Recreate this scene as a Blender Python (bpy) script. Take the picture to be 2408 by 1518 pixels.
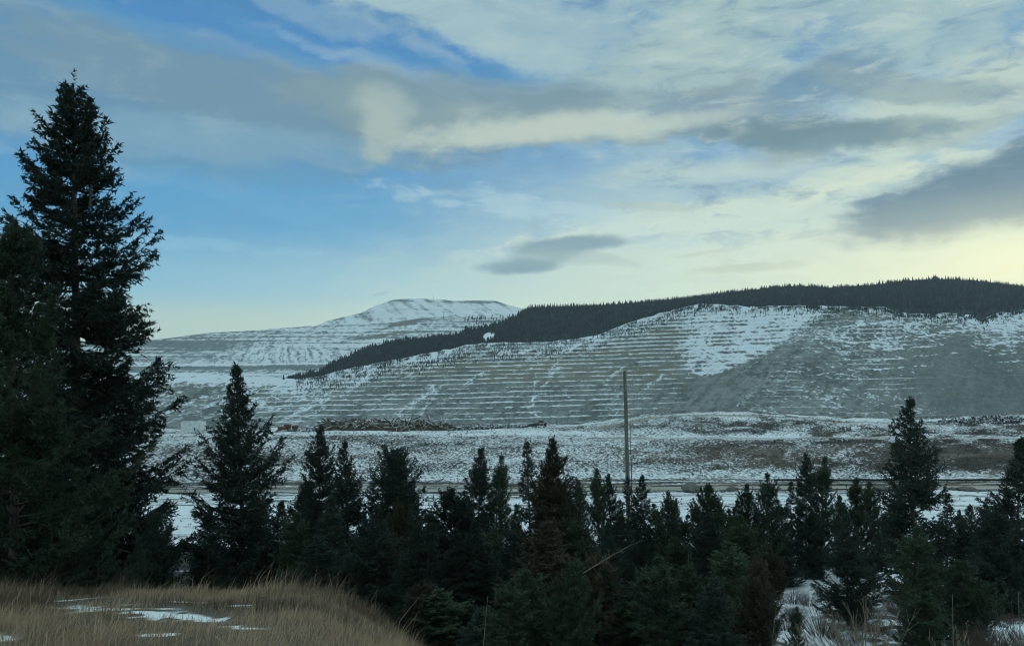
import bpy, math, random
import numpy as np
from mathutils import Vector
R = math.radians
S = bpy.context.scene
for o in list(bpy.data.objects): bpy.data.objects.remove(o)
COL = S.collection

# ------------------------------------------------------------------ camera
F, CX, HY, VW = 1890.0, 1204.0, 870.0, 2408.0
cam = bpy.data.cameras.new('camera'); co = bpy.data.objects.new('camera', cam); COL.objects.link(co)
cam.sensor_width = 36; cam.lens = 36 * F / VW
cam.shift_y = (HY - 759) / VW
cam.clip_start = 0.1; cam.clip_end = 60000
co.location = (0, 0, 0); co.rotation_euler = (R(90), 0, 0)
S.camera = co
S.view_settings.view_transform = 'Standard'; S.view_settings.look = 'None'
S.view_settings.exposure = 0; S.view_settings.gamma = 1
S.cycles.max_bounces = 6; S.cycles.diffuse_bounces = 3; S.cycles.volume_bounces = 1
S.cycles.transparent_max_bounces = 6
S.cycles.use_denoising = True; S.cycles.filter_width = 1.0

# ------------------------------------------------------------------ node helpers
class N:
    """tiny expression builder on math nodes"""
    def __init__(s, nt, sock): s.nt, s.s = nt, sock
    def _m(s, op, *a, clamp=False):
        n = s.nt.nodes.new('ShaderNodeMath'); n.operation = op; n.use_clamp = clamp
        for i, v in enumerate((s,) + a):
            if isinstance(v, N): s.nt.links.new(v.s, n.inputs[i])
            else: n.inputs[i].default_value = v
        return N(s.nt, n.outputs[0])
    def __add__(s, o): return s._m('ADD', o)
    __radd__ = __add__
    def __sub__(s, o): return s._m('SUBTRACT', o)
    def __rsub__(s, o): return s._m('MULTIPLY', -1.0)._m('ADD', o)
    def __mul__(s, o): return s._m('MULTIPLY', o)
    __rmul__ = __mul__
    def __truediv__(s, o): return s._m('DIVIDE', o)
    def pw(s, e): return s._m('POWER', e)
    def clip(s): return s._m('ADD', 0.0, clamp=True)
    def smooth(s, lo, hi):
        n = s.nt.nodes.new('ShaderNodeMapRange'); n.interpolation_type = 'SMOOTHSTEP'
        s.nt.links.new(s.s, n.inputs[0]); n.inputs[1].default_value = lo; n.inputs[2].default_value = hi
        return N(s.nt, n.outputs[0])
def link_or_set(nt, v, inp):
    if isinstance(v, N): nt.links.new(v.s, inp)
    elif hasattr(v, 'is_output'): nt.links.new(v, inp)
    else: inp.default_value = v
def mixc(nt, f, a, b):
    n = nt.nodes.new('ShaderNodeMix'); n.data_type = 'RGBA'
    link_or_set(nt, f, n.inputs[0])
    for v, i in ((a, 6), (b, 7)):
        if isinstance(v, tuple): n.inputs[i].default_value = (*v[:3], 1)
        else: nt.links.new(v, n.inputs[i])
    return n.outputs[2]
def noise(nt, vec, scale, detail=4, rough=.5, dist=0., stretch=None, rot=None):
    if stretch or rot:
        m = nt.nodes.new('ShaderNodeMapping'); nt.links.new(vec, m.inputs[0])
        if stretch: m.inputs['Scale'].default_value = stretch
        if rot: m.inputs['Rotation'].default_value = rot
        vec = m.outputs[0]
    n = nt.nodes.new('ShaderNodeTexNoise'); n.inputs['Scale'].default_value = scale
    n.inputs['Detail'].default_value = detail; n.inputs['Roughness'].default_value = rough
    n.inputs['Distortion'].default_value = dist
    nt.links.new(vec, n.inputs['Vector'])
    return N(nt, n.outputs['Fac'])
def srgb(r, g, b):
    f = lambda c: (c / 255 / 12.92) if c / 255 <= .04045 else ((c / 255 + .055) / 1.055) ** 2.4
    return (f(r), f(g), f(b))

# ------------------------------------------------------------------ sky (world)
SUN_AZ, SUN_EL = R(37), R(5)
SKY_FILL = (.455, .665, .72)
HAZE_GAIN = .26
def make_world():
    w = bpy.data.worlds.new('World'); S.world = w; w.use_nodes = True
    nt = w.node_tree; nt.nodes.clear()
    out = nt.nodes.new('ShaderNodeOutputWorld'); bg = nt.nodes.new('ShaderNodeBackground')
    bg.inputs[1].default_value = 0.1; nt.links.new(bg.outputs[0], out.inputs[0])
    tc = nt.nodes.new('ShaderNodeTexCoord'); sx = nt.nodes.new('ShaderNodeSeparateXYZ')
    nt.links.new(tc.outputs['Generated'], sx.inputs[0])
    x, y, z = (N(nt, sx.outputs[i]) for i in range(3))
    A = x._m('ARCTAN2', y); E = z._m('ARCSINE')
    cb = nt.nodes.new('ShaderNodeCombineXYZ'); nt.links.new(A.s, cb.inputs[0]); nt.links.new(E.s, cb.inputs[1])
    AE = cb.outputs[0]
    sky = nt.nodes.new('ShaderNodeTexSky'); sky.sky_type = 'NISHITA'; sky.sun_disc = False
    sky.sun_elevation = SUN_EL; sky.sun_rotation = SUN_AZ; sky.altitude = 1200
    sky.air_density = 1.2; sky.dust_density = 1.0; sky.ozone_density = 2.0
    # wide blue gradient with elevation
    r = nt.nodes.new('ShaderNodeValToRGB'); nt.links.new((E * 1.6).clip().s, r.inputs[0])
    cr = r.color_ramp; cr.interpolation = 'EASE'
    pts = [(0.0, srgb(160, 184, 176)), (.09, srgb(157, 185, 182)), (.16, srgb(116, 173, 200)), (.28, srgb(80, 150, 195)),
           (.45, srgb(78, 144, 196)), (.60, srgb(74, 136, 190)), (.72, srgb(66, 124, 176)), (1.0, srgb(84, 132, 170))]
    while len(cr.elements) < len(pts): cr.elements.new(.5)
    for e, (p, c) in zip(cr.elements, pts): e.position = p; e.color = (*c, 1)
    scaled = nt.nodes.new('ShaderNodeMix'); scaled.data_type = 'RGBA'; scaled.blend_type = 'MULTIPLY'
    scaled.inputs[0].default_value = 1; nt.links.new(sky.outputs[0], scaled.inputs[6]); scaled.inputs[7].default_value = (.11, .12, .14, 1)
    col = mixc(nt, .06, r.outputs[0], scaled.outputs[2])
    # noises (all in direction space: azimuth, elevation)
    nA = noise(nt, AE, 7.0, 9, .58, .25, (1, 2.2, 1), (0, 0, R(-6)))    # broad cloud texture
    nB = noise(nt, AE, 17, 9, .62, .5, (1, 3.4, 1), (0, 0, R(-10)))    # feathers
    nC = noise(nt, AE, 12, 8, .6, .3, (1, 2.2, 1), (0, 0, R(-28)))     # slanting wisps
    nD = noise(nt, AE, 26, 7, .62, .4, (1, 2.4, 1), (0, 0, R(-12)))
    wx = noise(nt, AE, 5.0, 5, .55) - .5
    wn = nt.nodes.new('ShaderNodeMapping'); nt.links.new(AE, wn.inputs[0]); wn.inputs[1].default_value = (7, 3, 1)
    wy = noise(nt, wn.outputs[0], 7.0, 6, .6) - .5
    A2 = A + wx * .13; E2 = E + wy * .055
    Af = A + wx * .04; Ef = E + wy * .02
    def px(xv, yv):
        u, v = (xv - CX) / F, (HY - yv) / F
        a = math.atan(u); return a, math.atan(v * math.cos(a))
    def gauss(cx, cy, sx_, sy_, rot=0, warp=True):
        a0, e0 = px(cx, cy); a, e = (A2, E2) if warp else (Af, Ef)
        da, de = a - a0, e - e0; c, s = math.cos(R(rot)), math.sin(R(rot))
        u = (da * c + de * s) / (sx_ / F); v = (de * c - da * s) / (sy_ / F)
        return u * u + v * v
    ex = lambda g: (g * -1.0)._m('EXPONENT')
    # sun side glow, low on the right
    col = mixc(nt, ex(gauss(2380, 740, 900, 320)) * .95, col, srgb(224, 234, 202))
    col = mixc(nt, ex(gauss(1750, 600, 560, 170)) * .6, col, srgb(212, 226, 208))
    col = mixc(nt, ex(gauss(1600, 800, 900, 180)) * .6, col, srgb(208, 220, 192))
    def layer(cx, cy, w, h, rot, colr, op, soft=.4, k=1.0, n=None, warp=True):
        nonlocal col
        r2 = gauss(cx, cy, w, h, rot, warp)
        m = (1.0 - r2) + ((n or nA) - .5) * k * 3.6 + (nD - .5) * 1.5
        col = mixc(nt, m.smooth(-soft, soft) * op, col, srgb(*colr))
    # general veil of the upper right
    rv = A.smooth(-.20, .25) * E.smooth(.17, .30)
    col = mixc(nt, rv * nA.smooth(.38, .58) * .9, col, srgb(160, 190, 198))
    # (cx, cy, half w, half h, tilt, colour, opacity)
    layer(1300, 30, 560, 90, -8, (152, 182, 190), .85, .6, 1.3)
    layer(1900, 30, 520, 90, 10, (154, 182, 186), .85, .7, 1.4)
    layer(680, 5, 330, 34, -10, (132, 168, 190), .6, .8, 1.2, nC)
    layer(60, -10, 300, 50, -14, (98, 142, 176), .6, .8, .8)
    layer(200, 225, 560, 120, -6, (100, 142, 170), .95, .6, .5)
    layer(640, 235, 560, 78, -8, (110, 144, 165), .95, .5, .55)
    layer(420, 320, 460, 42, 0, (122, 162, 184), .75, .7, .7)
    layer(1000, 262, 330, 76, -4, (124, 152, 162), .95, .5, .5)
    layer(1380, 262, 400, 76, 2, (134, 158, 164), .95, .5, .5)
    layer(1340, 304, 440, 34, 3, (176, 192, 184), .9, .8, .6)
    layer(1330, 196, 360, 13, -1, (160, 190, 198), .6, .9, 1.0, nB)
    layer(905, 168, 200, 16, -14, (158, 186, 200), .5, 1.2, 1.2, nB)
    layer(560, 120, 240, 18, -6, (122, 158, 184), .5, 1.2, 1.0, nB)
    layer(1100, 70, 280, 40, -18, (160, 188, 194), .75, .8, 1.3, nC)
    layer(1050, 150, 170, 20, -24, (140, 172, 192), .6, .8, 1.3, nC)
    layer(892, 262, 66, 52, 0, (152, 172, 172), .7, 1.1, 1.0, nC, False)
    layer(886, 312, 46, 58, 4, (158, 178, 174), .8, 1.0, .9, nC, False)
    layer(1620, 90, 240, 90, 34, (162, 188, 188), .75, .8, 1.6, nC)
    layer(2220, 60, 330, 70, 18, (164, 190, 188), .7, .9, 1.6, nC)
    layer(1960, 192, 150, 44, 10, (112, 146, 170), .85, .7, .8)
    layer(1720, 275, 240, 40, -10, (126, 154, 170), .8, .7, .8)
    layer(2280, 215, 260, 66, 18, (190, 208, 194), .85, .8, 1.4, nC)
    layer(2150, 195, 190, 26, -16, (136, 160, 166), .65, .7, 1.0)
    layer(1900, 318, 300, 36, -6, (116, 143, 152), .95, .6, .6)
    layer(2080, 328, 200, 22, 4, (126, 150, 158), .8, .7, .7)
    layer(2250, 290, 230, 26, 16, (188, 206, 194), .7, .8, 1.2)
    layer(1860, 372, 330, 28, 2, (186, 206, 196), .75, .9, 1.0)
    layer(2430, 400, 300, 66, 16, (98, 128, 148), .98, .5, .45)
    layer(2330, 468, 230, 30, 3, (92, 122, 148), .98, .5, .35)
    layer(2130, 470, 110, 12, 4, (108, 138, 158), .9, .7, .35)
    layer(2030, 430, 210, 10, 12, (218, 228, 206), .7, .9, 1.3, nB)
    layer(1760, 480, 420, 34, 8, (206, 220, 200), .7, .9, 1.7, nB)
    layer(1300, 505, 330, 26, -10, (172, 202, 212), .6, .9, 1.7, nB)
    layer(1500, 540, 330, 26, 8, (196, 214, 206), .6, .9, 1.7, nB)
    layer(620, 480, 420, 20, -12, (130, 180, 210), .2, .9, 1.3, nB)
    layer(480, 575, 300, 12, -2, (148, 192, 210), .3, .9, 1.2, nB)
    # finer streaks through all the cloud, slanting up to the right on the sun side
    sR = noise(nt, AE, 11, 10, .66, .5, (1, 3.6, 1), (0, 0, R(-30)))
    sL = noise(nt, AE, 10, 10, .64, .5, (1, 3.2, 1), (0, 0, R(6)))
    wR = A.smooth(-.10, .22); st = sR * wR + sL * (1.0 - wR)
    hi = E.smooth(.10, .2) * (A.smooth(-.25, .3) * .55 + .17)
    col = mixc(nt, st.smooth(.50, .68) * hi * .8, col, srgb(188, 206, 200))
    col = mixc(nt, (st * -1.0 + 1.0).smooth(.50, .68) * hi * .8, col, srgb(104, 140, 168))
    lo = E.smooth(.02, .07) * (1.0 - E.smooth(.12, .2)) * A.smooth(-.35, .1) * .35
    col = mixc(nt, nB.smooth(.42, .60) * lo, col, srgb(190, 206, 190))
    layer(1335, 576, 130, 19, 3, (120, 150, 162), .9, .7, .25, None, False)
    layer(1225, 627, 92, 17, 4, (118, 148, 160), .9, .7, .25, None, False)
    layer(1370, 606, 110, 15, -8, (164, 184, 180), .6, .8, .3, None, False)
    layer(1545, 484, 110, 9, -3, (176, 192, 184), .6, .8, .4, None, False)
    layer(1770, 630, 120, 10, 2, (184, 198, 178), .8, .8, .6, nB, False)
    layer(1660, 594, 70, 4, 6, (188, 202, 184), .7, .9, .4, nB, False)
    layer(2390, 630, 100, 9, 14, (212, 214, 172), .7, .9, .6, nB, False)
    layer(903, 692, 18, 4, 10, (138, 168, 174), .5, .9, .6, nB, False)
    layer(1090, 170, 230, 20, -4, (82, 142, 186), .6, .9, 1.0, nB)
    layer(610, 96, 150, 20, -20, (82, 142, 186), .6, .9, 1.0, nB)
    layer(330, 52, 210, 22, -14, (82, 142, 186), .6, .9, 1.0, nB)
    layer(640, 470, 330, 70, -4, (90, 156, 196), .45, 1.2, .7)
    layer(1340, 306, 330, 22, 3, (188, 202, 192), .75, 1.0, .6)
    layer(1180, 215, 330, 30, -3, (116, 144, 160), .7, .9, .5)
    layer(905, 262, 60, 46, 0, (160, 180, 178), .7, 1.2, .8, nC, False)
    layer(886, 316, 40, 50, 4, (166, 184, 178), .8, 1.1, .7, nC, False)
    layer(2420, 425, 330, 72, 12, (104, 132, 150), .9, .8, .35, None, False)
    layer(2250, 480, 200, 20, 2, (110, 138, 152), .85, .7, .3, None, False)
    layer(1910, 325, 230, 26, -6, (112, 140, 150), .8, .8, .5)
    layer(2010, 330, 260, 24, 4, (120, 146, 154), .6, .8, .6)
    layer(1290, 598, 120, 20, 10, (136, 162, 168), .7, 1.0, .3, None, False)
    col = mixc(nt, ex(gauss(2560, 620, 420, 100, 0, False)) * .95, col, srgb(250, 249, 204))
    # below the horizon: plain dim ground colour
    col = mixc(nt, (E * -1.0).smooth(.01, .12), col, (.10, .13, .15))
    # overhead and behind, outside this view: unseen sky brightened as added fill for the snow
    bk = A._m('ABSOLUTE').smooth(.9, 1.8)._m('MAXIMUM', E.smooth(.48, .75))
    col = mixc(nt, bk * E.smooth(-.01, .10), col, SKY_FILL)
    # air glow lost in the haze box is given back near the horizon
    col2 = nt.nodes.new('ShaderNodeMix'); col2.data_type = 'RGBA'; col2.blend_type = 'MULTIPLY'; col2.inputs[0].default_value = 1; col2.clamp_result = False
    nt.links.new(col, col2.inputs[6])
    gcmb = nt.nodes.new('ShaderNodeCombineColor')
    gain = (E.smooth(.0, .30) * -1.0 + 1.0) * HAZE_GAIN + 1.08
    for q in range(3): nt.links.new(gain.s, gcmb.inputs[q])
    nt.links.new(gcmb.outputs[0], col2.inputs[7]); col = col2.outputs[2]
    m = nt.nodes.new('ShaderNodeMix'); m.data_type = 'RGBA'; m.blend_type = 'MULTIPLY'; m.inputs[0].default_value = 1
    m.clamp_result = False
    nt.links.new(col, m.inputs[6]); m.inputs[7].default_value = (10, 10, 10, 1)
    nt.links.new(m.outputs[2], bg.inputs[0])
make_world()
sl = bpy.data.lights.new('sun', 'SUN'); sl.energy = 0.5; sl.angle = R(12); sl.color = (1, .90, .72)
so = bpy.data.objects.new('sun', sl); COL.objects.link(so)
so.rotation_euler = (R(90) - SUN_EL, 0, math.pi - SUN_AZ)

# ------------------------------------------------------------------ materials
def mat(name, rough=.85, spec=.2):
    m = bpy.data.materials.new(name); m.use_nodes = True
    b = m.node_tree.nodes['Principled BSDF']; b.inputs['Roughness'].default_value = rough
    b.inputs['Specular IOR Level'].default_value = spec
    return m, m.node_tree, b
def simple(name, c, c2=None, scale=4., rough=.85, spec=.2, stretch=None, bump=0., lo=.35, hi=.65):
    m, nt, b = mat(name, rough, spec)
    tc = nt.nodes.new('ShaderNodeTexCoord')
    n = noise(nt, tc.outputs['Object'], scale, 6, .6, 0, stretch)
    nt.links.new(mixc(nt, n.smooth(lo, hi), c, c2 or tuple(v * .6 for v in c)), b.inputs['Base Color'])
    if bump:
        bp = nt.nodes.new('ShaderNodeBump'); bp.inputs['Strength'].default_value = bump
        nt.links.new(n.s, bp.inputs['Height']); nt.links.new(bp.outputs[0], b.inputs['Normal'])
    return m
def attr(nt, name):
    a = nt.nodes.new('ShaderNodeAttribute'); a.attribute_name = name; return N(nt, a.outputs['Fac'])
SNOW = (.80, .82, .84)
def terrain_mat(name, rock1, rock2, tan, spk_scale, spk_k, stretch=None, bump=.0, scale2=None, soft=.10, snow=SNOW, usespk=False, scree=None):
    """snow cover where attribute 'snow' beats the speckle noise, tinted rock elsewhere ('tan')"""
    m, nt, b = mat(name, .9, .1)
    tc = nt.nodes.new('ShaderNodeTexCoord'); o = tc.outputs['Object']
    n1 = noise(nt, o, spk_scale, 5, .65, 0, stretch)
    n2 = noise(nt, o, scale2 or spk_scale * .23, 5, .6)
    rock = mixc(nt, n2.smooth(.35, .65), rock1, rock2)
    if scree: rock = mixc(nt, attr(nt, 'scree').smooth(.15, .85), scree[0], scree[1])
    rock = mixc(nt, attr(nt, 'tan').clip(), rock, tan)
    n3 = noise(nt, o, spk_scale * 2.6, 4, .7)
    f = attr(nt, 'snow') + ((n1 - .5) * spk_k + (n3 - .5) * spk_k * .7) * ((attr(nt, 'spk') + 0.0) if usespk else 1.0)
    sn = mixc(nt, n2.smooth(.3, .7) * .35, snow, tuple(v * .82 for v in snow))
    nt.links.new(mixc(nt, f.smooth(.5 - soft, .5 + soft), rock, sn), b.inputs['Base Color'])
    if bump:
        bp = nt.nodes.new('ShaderNodeBump'); bp.inputs['Strength'].default_value = bump
        bp.inputs['Distance'].default_value = 1 / spk_scale
        nt.links.new(n1.s, bp.inputs['Height']); nt.links.new(bp.outputs[0], b.inputs['Normal'])
    return m

# ------------------------------------------------------------------ numpy helpers
def _h(ix, iy, seed):
    n = (ix.astype(np.int64) * 374761393 + iy.astype(np.int64) * 668265263 + seed * 974634777) & 0xffffffff
    n = ((n ^ (n >> 13)) * 1274126177) & 0xffffffff
    return ((n ^ (n >> 16)) & 0xffff) / 65535.0
def vn(x, y, seed=0):
    x0, y0 = np.floor(x), np.floor(y); fx, fy = x - x0, y - y0
    fx = fx * fx * (3 - 2 * fx); fy = fy * fy * (3 - 2 * fy)
    a = _h(x0, y0, seed); b = _h(x0 + 1, y0, seed); c = _h(x0, y0 + 1, seed); d = _h(x0 + 1, y0 + 1, seed)
    return (a * (1 - fx) + b * fx) * (1 - fy) + (c * (1 - fx) + d * fx) * fy
def fbm(x, y, o=4, seed=0, g=.5):
    s = 0; a = 1; t = 0
    for i in range(o):
        s = s + a * vn(x * 2 ** i + i * 17.3, y * 2 ** i - i * 9.1, seed + i); t += a; a *= g
    return s / t
def sst(a, b, x):
    t = np.clip((x - a) / (b - a), 0, 1); return t * t * (3 - 2 * t)
def bump2(x, y, cx, cy, w, h, rot=0.):
    c, s = math.cos(R(rot)), math.sin(R(rot)); dx, dy = x - cx, y - cy
    return np.exp(-(((dx * c + dy * s) / w) ** 2 + ((dy * c - dx * s) / h) ** 2))
def mesh(name, V, Fc, smooth=False, attrs=None):
    V = np.asarray(V, np.float32); Fc = np.asarray(Fc, np.int32); k = Fc.shape[1]
    me = bpy.data.meshes.new(name); me.vertices.add(len(V)); me.vertices.foreach_set('co', V.ravel())
    me.loops.add(Fc.size); me.loops.foreach_set('vertex_index', Fc.ravel())
    me.polygons.add(len(Fc)); me.polygons.foreach_set('loop_start', np.arange(len(Fc), dtype=np.int32) * k)
    me.polygons.foreach_set('use_smooth', np.full(len(Fc), smooth))
    me.update(calc_edges=True)
    for n, a in (attrs or {}).items():
        at = me.attributes.new(n, 'FLOAT', 'POINT'); at.data.foreach_set('value', np.asarray(a, np.float32).ravel())
    return me
def obj(name, me, m=None, parent=None, **props):
    o = bpy.data.objects.new(name, me); COL.objects.link(o)
    if m is not None and me is not None and len(me.materials) == 0: me.materials.append(m)
    if parent: o.parent = parent
    for k, v in props.items(): o[k] = v
    return o
def thing(name, label, cat, loc, rz=0., group=None):
    o = bpy.data.objects.new(name, None); COL.objects.link(o); o.location = loc; o.rotation_euler = (0, 0, rz)
    o.empty_display_size = .2; o['label'] = label; o['category'] = cat
    if group: o['group'] = group
    return o
def gridmesh(name, X, Y, Z, attrs, smooth=True):
    r, c = X.shape; V = np.stack([X, Y, Z], -1).reshape(-1, 3)
    i = np.arange(r * c).reshape(r, c)
    Fc = np.stack([i[:-1, :-1], i[:-1, 1:], i[1:, 1:], i[1:, :-1]], -1).reshape(-1, 4)
    return mesh(name, V, Fc, smooth, attrs)

# ------------------------------------------------------------------ far terrain
# profiles are (view x, view y) pairs, turned into true ridges at their own distance
def prof(pts): p = np.array(pts, float); return lambda x: np.interp(x, p[:, 0], p[:, 1])
WALL_TOP = prof([(-500, 880), (0, 878), (380, 876), (640, 886), (700, 890), (760, 883), (800, 871), (850, 860), (900, 850), (1000, 831), (1100, 811), (1150, 806), (1290, 803), (1350, 797), (1400, 789), (1450, 770),
                 (1500, 752), (1560, 734), (1610, 722), (1650, 715), (1700, 719), (1780, 722), (1860, 719), (2000, 722), (2080, 722), (2105, 733), (2170, 739),
                 (2230, 737), (2290, 741), (2312, 749), (2330, 742), (2350, 735), (2408, 729), (2600, 715), (3000, 730)])
def wall_depth(x, s):
    yb = np.interp(x, [-500, 600, 1300, 1600, 2000, 3000], [2500, 2350, 2250, 2300, 2100, 2050])
    yt = np.interp(x, [-500, 600, 1100, 1600, 2000, 3000], [3300, 3200, 3150, 3200, 2900, 2800])
    return yb + (yt - yb) * s
WALLG = {}
def on_wall(x, yv):
    i = np.clip(((x - WALLG['x0']) / WALLG['dx']).astype(int), 0, WALLG['X'].shape[1] - 1); tp = WALLG['top'][0, i]
    r = np.clip(((WALLG['bot'] - yv) / (WALLG['bot'] - tp) * 289).astype(int), 0, 289)
    return WALLG['X'][r, i], WALLG['D'][r, i], WALLG['Z'][r, i]
def build_wall():
    xs = np.arange(-460, 2900, 2.4); ss = np.linspace(0, 1, 290)
    x, s = np.meshgrid(xs, ss)
    top = WALL_TOP(x) + (fbm(x / 18, x * 0, 3, 5) - .5) * 5; bot = 1045.0
    yv = bot + (top - bot) * s; D = wall_depth(x, s)
    X = (x - CX) / F * D; Z = (HY - yv) / F * D
    H = 15.0
    # how strongly the benches are cut, by place
    ben = sst(300, 760, x) * (1 - .55 * sst(1580, 1720, x + (yv - 850) * .5)) * (1 - .35 * sst(2150, 2300, x))
    ph = (Z - .028 * X + 6 * (fbm(X / 260, Z / 60, 3, 11) - .5) + 9 * sst(1600, 2100, x) * (fbm(X / 150, Z / 40, 3, 12) - .5)) / H
    fl, fr = np.floor(ph), ph - np.floor(ph)
    stair = np.where(fr < .28, fr / .28 * .72, .72 + (fr - .28) / .72 * .28) - fr
    D2 = D + stair * 30 * ben + (fbm(X / 90, Z / 50, 4, 3) - .5) * 45 * (.3 + .7 * sst(1550, 1750, x))
    D2 += (fbm(X / 500, Z / 400, 3, 33) - .5) * 120
    # gullies: lines running down to the left
    gx = X - Z * 1.5
    gul = fbm(gx / 45, Z / 260, 4, 21)
    # ---- snow cover
    wob = (fbm(X / 25, fl * 3.7, 3, 31) - .5)
    width = .165 + .32 * wob + .10 * sst(900, 760, yv)
    berm = 1 - sst(width - .07, width + .07, fr + (fbm(X / 9, Z / 9, 2, 8) - .5) * .18)
    brk = sst(.25, .42, fbm(X / 60, fl * 5.1, 3, 77))
    berm = berm * (.62 + .38 * vn(fl * 1.7, fl * 0 + 3., 5)) * (.35 + .65 * brk) * (1 - .20 * sst(930, 1000, yv))  # berm snow thinned low down, imitating pit haze in the cover
    face = .13 + .75 * (fbm(X / 12, Z / 5, 4, 41, .65) - .5) + .75 * (fbm(gx / 18, Z / 90, 4, 42, .6) - .5)
    dtop = yv - top
    edge = np.exp(-dtop / 22.0) * (1 - .5 * sst(1700, 2000, x))
    up = sst(760, 1100, x) * 0 + edge
    sn = np.maximum(berm * .95 * ben, face)
    # ramps of snow across benches
    for (x0, y0, x1, y1, w) in [(1020, 905, 935, 985, 13), (1045, 900, 985, 975, 7), (1330, 840, 1255, 940, 4), (1262, 870, 1250, 975, 5), (1255, 935, 1262, 985, 3), (1330, 815, 1290, 880, 5), (1140, 870, 1090, 905, 4),
                                (1462, 860, 1420, 905, 5), (870, 890, 800, 930, 5), (1480, 935, 1440, 985, 3), (1560, 880, 1500, 925, 4)]:
        L = math.hypot(x1 - x0, y1 - y0); ux, uy = (x1 - x0) / L, (y1 - y0) / L
        t = (x - x0) * ux + (yv - y0) * uy; dd = np.abs((x - x0) * uy - (yv - y0) * ux + 16 * (fbm(x / 14, yv / 9, 4, 5) - .5))
        sn = sn + .30 * np.exp(-(dd / w) ** 2) * sst(-6, 6, t) * (1 - sst(L - 6, L + 6, t)) * (.2 + 1.4 * fbm(x / 5, yv / 5, 3, 6))
    left = 1 - sst(690, 800, x + (900 - yv) * .6)
    sn = sn + left * (.16 + .9 * (fbm(X / 90, Z / 12, 4, 51, .6) - .45) + .8 * (fbm(X / 14, Z / 7, 3, 52, .65) - .5) - .35 * bump2(x, yv, 470, 915, 70, 12)) * (1 - .55 * sst(930, 990, yv))
    # snowy gully in the middle and its fan
    wv = np.interp(yv, [715, 760, 800, 840, 885], [190, 170, 140, 95, 25])
    cxv = np.interp(yv, [715, 760, 800, 840, 885], [1740, 1735, 1715, 1685, 1645])
    gm = 1 - sst(.75, 1.25, np.abs(x + 25 * (fbm(x / 30, yv / 20, 3, 61) - .5) - cxv) / wv)
    gm = gm * (1 - sst(872, 892, yv)) * sst(1552, 1640, x + (885 - yv) * .0)
    fine = fbm(X / 9, Z / 4.5, 4, 62, .72)
    fb = sst(.34, .46, fr) * sst(.40, .56, fbm(X / 45, fl * 4.3, 3, 63)) * (1 - sst(1820, 1900, x)) * sst(700, 740, yv)
    sn = sn * (1 - gm * .6) + gm * (.66 + 1.25 * (fine - .5) + .4 * (gul - .5) - .36 * fb)
    # right part: mottled snow, lower right bare scree
    rt = sst(1780, 1980, x + (yv - 800) * .9)
    mott = .35 + 1.5 * (fbm(X / 12 + Z / 20, Z / 5, 4, 71, .7) - .5) + .6 * (fbm(gx / 60, Z / 120, 4, 72, .6) - .5) + .5 * (fbm(X / 90, Z / 40, 3, 74) - .5)
    lines = np.exp(-((fr - .2) / .10) ** 2) * sst(.45, .6, fbm(X / 140, fl * 3.3, 2, 73)) * .75
    mott = np.maximum(mott, lines)
    topr = np.exp(-dtop / 26.0) * .42
    bare = np.clip(bump2(x, yv, 2290, 880, 230, 62, 8) * 1.3 + bump2(x, yv, 1915, 850, 34, 110, 28) * .9 + sst(880, 960, yv) * .45 + sst(2090, 2250, x) * sst(790, 850, yv) * .9, 0, 1.2)
    sn = sn + .07 * sst(900, 980, yv) * 0
    bare = bare * .8 + bump2(x, yv, 1990, 740, 50, 26) * .6 + bump2(x, yv, 1830, 790, 24, 60, 35) * .5 - bump2(x, yv, 2330, 770, 70, 22) * .4
    spots = bump2(x, yv, 1990, 800, 60, 22) + bump2(x, yv, 2060, 850, 26, 50, 20) * .7 + bump2(x, yv, 1900, 910, 40, 30) * .4 + bump2(x, yv, 2150, 900, 60, 26) * .45
    sn = sn * (1 - rt) + rt * (mott + topr - .38 * bare + .22 * spots)
    for (x0, y0, x1, y1) in [(2040, 848, 2260, 828), (2040, 868, 2190, 858), (2070, 822, 2220, 812), (2160, 793, 2260, 776), (2130, 792, 2080, 796), (1960, 770, 2090, 756), (2290, 815, 2408, 800), (2340, 852, 2420, 848),
                             (2230, 760, 2330, 752), (1780, 803, 1860, 795), (2300, 838, 2420, 826)]:
        t = (x - x0) / (x1 - x0); ly = y0 + (y1 - y0) * t
        sn = sn + .6 * np.exp(-((yv - ly + 3 * (fbm(x / 20, x * 0, 2, 9) - .5)) / 1.7) ** 2) * (t > 0) * (t < 1) * sst(.3, .5, vn(x / 12, yv * 0, 4))
    sh = .5 + .6 * (fbm(gx / 22, Z / 50, 5, 95, .66) - .5) + .9 * (fbm(X / 11 - Z / 16, Z / 7, 4, 89, .7) - .5) + .6 * (fbm(X / 140, Z / 60, 4, 96) - .5) - .18 * bump2(x, yv, 2300, 880, 200, 60) + .5 * (fbm(X / 7, Z / 3.5, 2, 97) - .5)
    sh = sh + .22 * sst(.5, .65, fbm((x + (yv - 980) * .8) / 9, yv / 90, 3, 98)) * bump2(x, yv, 1640, 945, 90, 40) + .15 * sst(.5, .65, fbm((x + (yv - 980) * 1.1) / 8, yv / 90, 3, 99)) * bump2(x, yv, 1850, 955, 110, 40)
    sh = .5 + (sh - .5) * (1 - .55 * sst(1950, 2150, x))
    lowl = bump2(x, yv, 1640, 960, 120, 60, 0) * .25
    sn = sn - lowl * (1 - rt); sn = sn + .10 * sst(890, 960, yv) * (fbm(X / 8, Z / 6, 3, 44) - .2)
    sn = sn + (edge * .55 + .45 * np.exp(-np.maximum(dtop, 0) / 16) * (fbm(X / 14, Z / 10, 3, 43) > .42)) * (1 - rt)
    sn = np.where(yv > 985, sn * .8, sn)
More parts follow.
